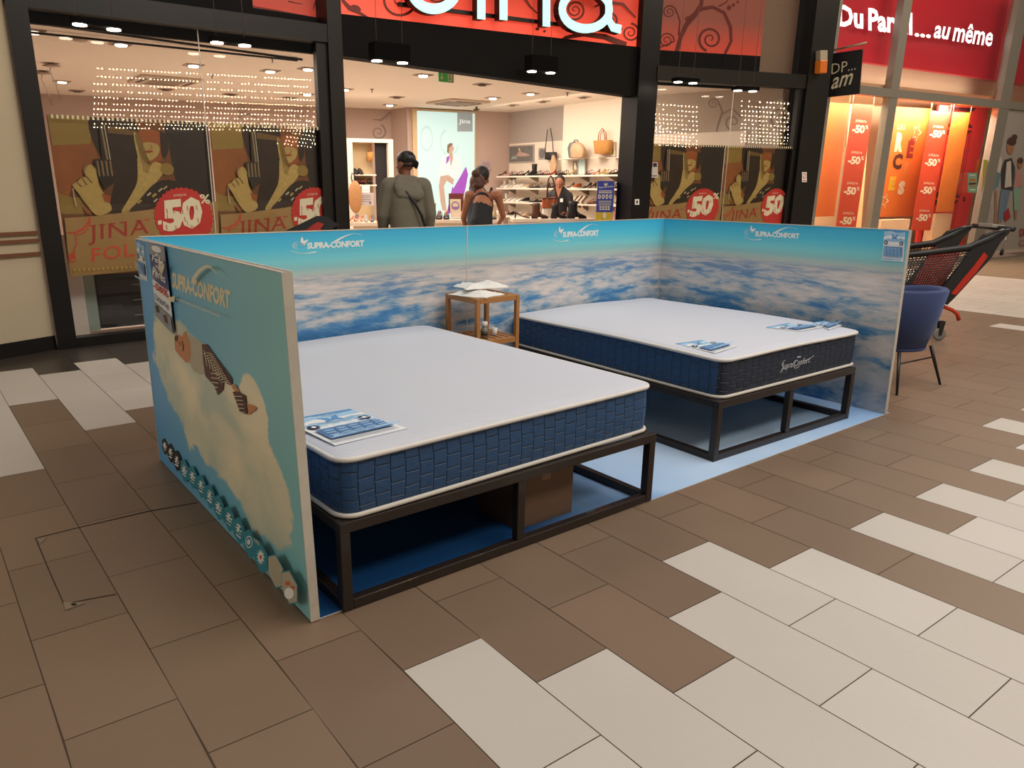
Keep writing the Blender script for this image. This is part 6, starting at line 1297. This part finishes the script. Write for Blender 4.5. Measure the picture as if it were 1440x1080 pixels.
# glass leaflet
D=plate(F4,.03,1361,243,1374,271,mat('leaflet_aqua','6f9a86',.5),.003); D.poly([(.1,.55),(.85,.6),(.9,.7),(.2,.72)],mat('bun','a8682f',.5)); D.poly([(.1,.38),(.85,.42),(.9,.52),(.1,.5)],maroon); D.rect(.15,.3,.85,.36,MATS['bun']); D.rect(.2,.85,.8,.9,pcream); D.rect(.2,.12,.8,.17,pcream); solo(D.mb,'window_leaflet','aqua leaflet with an orange burger-like picture stuck on the boutique glass','leaflet')
# lit lettering on the red fascia
lwt=mat('lit_white_letter','ffffff',.4,emit=1.3,ecol='fff4f2',var=0); side_=mat('letter_side_red','7a1620',.5)
ws=thing('lit_shop_lettering',tuple(F4f.P(1290,60,.1)),'glowing white shop name on the red fascia above the boutique windows','sign lettering')
for txt,a,b,c,sh,bo in (('Du',(1179,37),(1214,41),(1179,6),0,.035),('Pareil',(1221,43),(1283,50),(1221,11),0,.035),('...',(1286,51.5),(1309,54),(1286,46),0,.03),('au',(1313,53.5),(1337,56.5),(1313,35),.35,.02),('même',(1339,58),(1396,66),(1339,30),.35,.02)):
    mb=MB(); g,fs=textgeo(txt,sh,bo)
    def pt(x,y,o): return F4f.P(a[0]+(b[0]-a[0])*x+(c[0]-a[0])*y,a[1]+(b[1]-a[1])*x+(c[1]-a[1])*y,o)
    K=len(g); fr=[pt(x,y,.10) for x,y in g]; bk=[pt(x,y,.06) for x,y in g]
    from collections import Counter
    ec=Counter(); 
    for f in fs:
        for i in range(len(f)): ec[frozenset((f[i],f[(i+1)%len(f)]))]+=1
    mb.add(fr,fs,lwt); ed=[tuple(e) for e,n_ in ec.items() if n_==1]; mb.add(fr+bk,[(e[0],e[1],e[1]+K,e[0]+K) for e in ed],side_); mb.build('word',ws)
# hanging plate sign on a rod
P0=F4.P(1160,100,.05); dirn=(F4.n+F4.d*.25).normalized(); 
def sg(px,py):
    nrm=V((-dirn.y,dirn.x,0)); return hit(px,py,nrm,nrm.dot(P0))
tls,trs,brs,bls=sg(1165,76),sg(1213,69),sg(1208,132),sg(1162,137)
hs_=thing('projecting_sign',tuple((tls+brs)/2),'square black projecting sign with pale lettering hung from a metal rod','sign')
nrm=V((-dirn.y,dirn.x,0)); nrm=nrm if nrm.dot(CAM-P0)>0 else -nrm
D=sheet([bls,brs,trs,tls],nrm,.03,blackp,'s'); D.text('DP...',(.12,.52),(.84,.56),(.12,.76),pcream,bold=-.005); D.text('am',(.14,.17),(.78,.24),(.14,.43),pcream,shear=.35,bold=.01); D.mb.build('sign_plate',hs_)
rod=mat('brass_rod','a8977c',.3,.8); mb=MB(); r0,r1=sg(1157,74),sg(1219,60); mb.tube([r0-dirn*.0,r1],.016,rod,n=8); mb.build('rod',hs_)
mb=MB(); mb.tube([sg(1168,73),tls+V((0,0,-.02))],.004,rod,n=5); mb.tube([sg(1212,62),trs+V((0,0,-.02))],.004,rod,n=5); mb.build('hook',hs_)
# alarm unit on the black post
al=thing('alarm_beacon',tuple(F3.P(1150,105,.07)),'small grey and orange alarm beacon on the black post under the sign rod','alarm')
orb=mat('beacon_orange','c4621a',.35,emit=.12,ecol='e07a20'); px3=lambda x,y,o=.06: F3.P(x,y,o)
mb=MB(); q=[px3(1147,87),px3(1157,87),px3(1157,72),px3(1147,72)]; mb.hexa([p+F3.n*.09 for p in q],q,mat('beacon_grey','a89a85',.5)); mb.build('housing',al)
mb=MB(); q=[px3(1145,104),px3(1155,104),px3(1156,86),px3(1146,86)]; mb.hexa([p+F3.n*.11 for p in q],q,orb); mb.build('beacon',al,bevel=.01)
# mural on the hoarding: children walking
mb=MB(); D=Draw(lambda u,v:F4.P(u,v,.003),F4.n,mb,.0008)
mg={n:mat('mural_'+n,c,.4,var=.1) for n,c in dict(yellow='a39a3a',skin='9a6a50',hair='4a2f28',jean='66788a',dark='3a3436',white='bdb6ac',pink='b0807a',mint='7fa08c',red='9a2a2c',skirt='5d7a86').items()}
D.poly([(1383,224),(1393,226),(1390,290),(1379,292)],mg['yellow'])
# girl 1
D.poly([(1401,238),(1396,252),(1391,262),(1397,268),(1404,262),(1407,245)],mg['skirt']); D.poly([(1402,222),(1399,240),(1407,244),(1409,226),(1406,218)],mg['white']); D.ell(1405.5,200,4.2,7,mg['skin']); D.ell(1405,195,4.6,4.5,mg['hair']); D.stroke([(1404,212),(1401,222),(1397,232)],1.8,mg['skin']); D.poly([(1388,262),(1398,258),(1394,288),(1384,282)],mg['white']); D.stroke([(1394,268),(1388,292),(1381,318)],3,mg['skin']); D.stroke([(1400,268),(1400,300),(1396,345)],3.2,mg['skin']); D.ell(1395,352,2.4,5.5,mg['dark'])
# girl 2
D.poly([(1412,225),(1422,222),(1427,236),(1423,268),(1408,268),(1407,240)],mg['dark']); D.poly([(1415,228),(1421,226),(1422,262),(1412,264)],mg['white']); D.ell(1420,208,5,9,mg['skin']); D.ell(1422,199,6.5,6,mg['hair']); D.ell(1426,193,4,4,mg['hair']); D.poly([(1407,266),(1420,268),(1414,295),(1408,312),(1402,312),(1404,290)],mg['jean']); D.stroke([(1404,310),(1401,318)],2.5,mg['skin'])
# small girl
D.poly([(1428,240),(1434,238),(1437,262),(1424,264)],mg['pink']); D.ell(1433.5,231,3.4,6,mg['skin']); D.ell(1434,226,3.8,4.5,mg['hair']); D.poly([(1424,264),(1434,263),(1431,296),(1425,296)],mg['mint']); D.stroke([(1427,296),(1427,308)],3,mg['skin']); D.poly([(1410,300),(1417,292),(1420,306),(1412,312)],mg['red'])
D.text('DE',(1433,333),(1442,331),(1433,322),mg['red'],bold=.02); D.text('CA',(1432,347),(1444,345),(1432,338),mg['red'],bold=.0)
o=mb.build('mural_print'); o.parent=bpy.data.objects['wall_hoarding']; o['label']='printed mural of three walking children'
mb=MB(); post(F4,tm0+.05,te,.03,.16,taupe,'',.03,.03,mb); struct(mb,'baseboard_hoarding')
# ---------------- armchair ----------------
vel=mat('blue_velvet','22305a',.8,var=.08); vb=vel.node_tree.nodes['Principled BSDF']; vb.inputs['Sheen Weight'].default_value=.6; vb.inputs['Sheen Tint'].default_value=lin('7f93c8')
ac=V((4.93,.40,0)); ch=thing('armchair',tuple(ac),'blue velvet tub armchair on thin black legs beside the right booth panel','chair')
face_dir=math.radians(75)   # open side
def tub(mb,r0,r1,z0,z1,th,a0,a1,n=28,lift=.05):
    R=[]
    for i in range(n+1):
        a=a0+(a1-a0)*i/n; q=i/n; e=math.sin(PI*q); zt=z1-lift*(1-e)**2; c,s=math.cos(a),math.sin(a)
        prof=[(r0,z0),(r0+(r1-r0)*.5+.01,(z0+zt)/2),(r1,zt-.015),(r1-th*.3,zt),(r1-th*.7,zt),(r1-th,zt-.02),(r0+(r1-r0)*.5-th,(z0+zt)/2),(r0-th,z0)]
        R.append([ac+V((c*r_,s*r_*.96,z_)) for r_,z_ in prof])
    mb.loft(R,vel)
mb=MB(); tub(mb,.245,.335,.31,.745,.05,face_dir+math.radians(38),face_dir+math.radians(322)); mb.build('shell',ch)
mb=MB(); mb.lathe([(.001,0),(.19,.0),(.215,.03),(.225,.08),(.2,.12),(.001,.135)],ac+V((0,0,.31)),vel,n=28); mb.build('seat',ch)
mb=MB(); mb.lathe([(.001,0),(.235,0),(.243,.02),(.001,.02)],ac+V((0,0,.295)),vel,n=28); mb.build('base',ch)
for px,py in ((1262,555),(1322,541)): pass
lg=[FLR(1261,556),FLR(1322,541)]; lg=[V((l.x,l.y,0)) for l in lg]; lg+= [lg[1]+V((.18,.46,0)),lg[0]+V((.10,.46,0))]
for l in lg: mb=MB(); tp_=ac+(l-ac)*.72+V((0,0,.30)); mb.tube([l+V((0,0,.0)),tp_],[.009,.014],blackp,n=8); mb.build('leg',ch)
for i,j in ((0,1),(2,3)):
    f_=lambda l:(l).lerp(ac+(l-ac)*.72+V((0,0,.30)),.72); mb=MB(); mb.tube([f_(lg[i]),f_(lg[j])],.006,blackp,n=6); mb.build('stretcher',ch)
# wooden board leaning behind the right panel
mb=MB(); q=[FLR(1252,563),FLR(1263,560)]; a=V((4.165,.22,0)); mb.box((4.15,.20,.001),(4.40,.225,.40),mat('light_plywood','b08a4c',.6,var=.12,scale=10)); solo(mb,'plywood_board','small light plywood board standing between the right booth panel and the armchair','board')
# ---------------- shopping cart ----------------
cred=mat('cart_red','b5271a',.4,var=.08); cblk=mat('cart_black','17181b',.45); cg=mat('cart_wheel_grey','75756f',.5); cor=mat('cart_orange_red','c23a1c',.4)
ct=thing('shopping_cart',(7.18,1.02,0),'black plastic shopping cart with red inner panels behind the blue armchair','cart')
ux=V((.807,-.59,0)); uy=V((.59,.807,0)); C0=V((7.18,1.02,0)); LP=lambda x,y,z: C0+ux*x+uy*y+V((0,0,z))
hw=.27
def mesh_side(pts_top,pts_bot,y,mb,nx,nz,r=.0045):
    for i in range(nx+1):
        s=i/nx; a=pts_top(s);b=pts_bot(s); mb.tube([LP(a[0],y,a[1]),LP(b[0],y,b[1])],r,cblk,n=4)
    for k in range(nz+1):
        q=k/nz; mb.tube([LP(*(lambda a,b:(a[0]+(b[0]-a[0])*q,y,a[1]+(b[1]-a[1])*q))(pts_top(s),pts_bot(s))) for s in (i/8 for i in range(9))],r,cblk,n=4)
top=lambda s:(-.78+.88*s,.80+.095*s); bot=lambda s:(-.70+.56*s,.47+.04*s)
for y in (-hw,hw):
    mb=MB(); mesh_side(top,bot,y,mb,26,16); mb.build('basket_side',ct)
    mb=MB(); R=[]
    for (x0,z0),(x1,z1) in (((.42,1.075),(.40,1.03)),((.30,1.06),(.34,.95)),((.18,1.02),(.28,.80)),((.10,.93),(.16,.64)),((.02,.76),(.06,.50)),((-.10,.56),(-.0,.42)),((-.16,.46),(-.05,.36))):
        R.append([LP(x0,y-.02,z0),LP(x1,y-.02,z1),LP(x1,y+.02,z1),LP(x0,y+.02,z0)])
    mb.loft(R,cblk,smooth=False); mb.build('side_beam',ct,bevel=.006)
    mb=MB(); mb.tube([LP(-.80,y,.80),LP(-.3,y,.855),(LP(.05,y,.90)),LP(.2,y,.97),LP(.36,y,1.05)],[.022,.026,.03,.034,.03],cblk,n=8); mb.build('top_rail',ct)
    mb=MB(); mb.slab([LP(.20,y-.024,.86),LP(.12,y-.024,.72),LP(.04,y-.024,.60),LP(-.04,y-.024,.47),LP(.01,y-.024,.46),LP(.09,y-.024,.57),LP(.16,y-.024,.67),LP(.24,y-.024,.82)],-uy,.048,cred); mb.build('red_beam_panel',ct)
mb=MB()
for k in range(9): y=-hw+2*hw*k/8; mb.tube([LP(-.79,y,.80),LP(-.71,y,.47),LP(-.14,y,.50)],.0045,cblk,n=4)
for k in range(8): s=k/7; mb.tube([LP(-.79+.08*s,-hw,.80-.33*s),LP(-.79+.08*s,hw,.80-.33*s)],.0045,cblk,n=4); mb.tube([LP(-.71+.57*s,-hw,.47+.03*s),LP(-.71+.57*s,hw,.47+.03*s)],.0045,cblk,n=4)
mb.build('basket_grid',ct)
mb=MB(); mb.slab([LP(.02,-hw+.04,.84),LP(-.10,-hw+.04,.5),LP(-.10,hw-.04,.5),LP(.06,hw-.04,.86)],ux,.012,cred); mb.build('red_child_seat',ct)
mb=MB(); mb.tube([LP(.43,-hw-.02,1.07),LP(.44,hw+.02,1.07)],.024,MATS['cart_black'],n=10); mb.build('handle',ct)
mb=MB(); mb.hexa([LP(.36,-.10,1.075),LP(.50,-.10,1.06),LP(.50,.10,1.06),LP(.36,.10,1.075)],[LP(.36,-.10,1.11),LP(.49,-.10,1.09),LP(.49,.10,1.09),LP(.36,.10,1.11)],mat('cart_coin_grey','a8a59e',.3,.4)); mb.build('coin_lock',ct,bevel=.006)
mb=MB(); mb.tube([LP(.50,-.12,1.05),LP(.505,-.12,.95),LP(.49,-.12,.86)],.006,steel,n=5); mb.cap(LP(.49,-.12,.86),.015,LP(.488,-.12,.83),.018,blackp); mb.build('coin_chain',ct)
for y in (-.2,.2):
    mb=MB(); mb.tube([LP(-.14,y,.42),LP(-.05,y,.34),LP(.06,y,.30),LP(.12,y,.26),LP(.145,y,.20)],.018,cor,n=8); mb.tube([LP(-.65,y,.20),LP(-.30,y,.24),LP(-.1,y,.34)],.018,cor,n=8); mb.build('chassis_tube',ct)
def wheel(x,y):
    mb=MB(); c=LP(x,y,.062); ang_=math.atan2(uy.y,uy.x); R=Matrix.Rotation(ang_,3,'Z'); rings=[]
    for r_,h in ((.02,-.012),(.045,-.014),(.060,-.010),(.062,0),(.060,.010),(.045,.014),(.02,.012)): rings.append([c+R@V((h,r_*math.cos(a),r_*math.sin(a))) for a in (2*PI*q/20 for q in range(20))])
    mb.loft(rings,cg); w_=mb.build('wheel',ct); mb=MB(); mb.slab([c+R@V((.02,-.03,.13)),c+R@V((.02,.03,.13)),c+R@V((.02,.012,-.01)),c+R@V((.02,-.012,-.01))],R@V((1,0,0)),.005,cblk); mb.slab([c+R@V((-.015,-.03,.13)),c+R@V((-.015,.03,.13)),c+R@V((-.015,.012,-.01)),c+R@V((-.015,-.012,-.01))],R@V((1,0,0)),.005,cblk); mb.build('fork',ct)
wheel(-.02,-.2); wheel(.14,.2); wheel(-.62,-.2); wheel(-.62,.2)
# ---------------- pushchair behind the back panel ----------------
pc=V((2.55,4.35,0)); ps_=thing('pushchair',tuple(pc),'black pushchair with red lining, only its hood showing above the left back panel','pushchair')
D2=lambda px,py,k=0: (at_depth(px,py,6.9+k)); fab=mat('hood_fabric','15151a',.7,var=.1); fred2=mat('hood_red','9a2018',.6,var=.1)
mb=MB(); mb.loft([[D2(x,y,k) for x,y in ((400,325),(424,314),(442,305),(446,303.5),(460,304),(470,312),(478,316),(466,322))] for k in (0,.12,.3,.45)],fab,smooth=False); mb.build('hood',ps_)
mb=MB(); mb.slab([D2(431,323,-.01),D2(440,316,-.01),(D2(447,312,-.01)),D2(456,315,-.01),D2(450,323,-.01)],(D2(440,310)-D2(440,310,-.1)).normalized()*-1,.01,fred2); mb.build('lining',ps_)
mb=MB(); c=D2(440,330,.25); mb.box((c.x-.2,c.y-.3,.35),(c.x+.2,c.y+.25,c.z-.03),fab); mb.build('seat',ps_,bevel=.05)
for dx in (-.2,.2):
    for dy in (-.3,.25): mb=MB(); mb.tube([(c.x+dx,c.y+dy,.4),(c.x+dx*1.1,c.y+dy*1.2,.1)],.015,alu,n=6); mb.build('leg',ps_); mb=MB(); mb.lathe([(.02,-.015),(.09,-.015),(.09,.015),(.02,.015)],(c.x+dx*1.1,c.y+dy*1.2,.09),blackp,axis='x',n=18); mb.build('wheel',ps_)
# ---------------- ceiling light strings of the mall, mirrored in the shop windows ----------------
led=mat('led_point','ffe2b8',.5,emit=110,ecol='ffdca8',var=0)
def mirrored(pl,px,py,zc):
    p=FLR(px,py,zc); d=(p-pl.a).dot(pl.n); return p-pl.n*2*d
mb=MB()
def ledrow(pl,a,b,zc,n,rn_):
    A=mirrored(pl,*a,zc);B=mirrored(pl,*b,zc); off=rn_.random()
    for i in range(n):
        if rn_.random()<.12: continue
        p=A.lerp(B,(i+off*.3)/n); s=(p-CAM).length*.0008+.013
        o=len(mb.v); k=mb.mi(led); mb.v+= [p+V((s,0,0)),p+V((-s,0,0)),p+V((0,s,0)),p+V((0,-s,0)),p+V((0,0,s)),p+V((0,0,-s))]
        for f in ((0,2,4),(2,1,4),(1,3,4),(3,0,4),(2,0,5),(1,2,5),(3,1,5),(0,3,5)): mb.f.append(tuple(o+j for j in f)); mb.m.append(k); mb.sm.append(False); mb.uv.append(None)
rr=random.Random(4)
gl1=F1.back(.06); gl3=F3.back(.06)
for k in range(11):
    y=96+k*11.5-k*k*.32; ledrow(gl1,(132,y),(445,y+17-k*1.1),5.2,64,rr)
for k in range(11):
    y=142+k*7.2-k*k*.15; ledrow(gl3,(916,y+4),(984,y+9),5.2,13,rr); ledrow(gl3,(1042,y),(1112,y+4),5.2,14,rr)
o=mb.build('ceiling_light_string'); tag(o,'strings of tiny warm ceiling lights whose reflections dot the shop windows','string lights',kind='stuff')
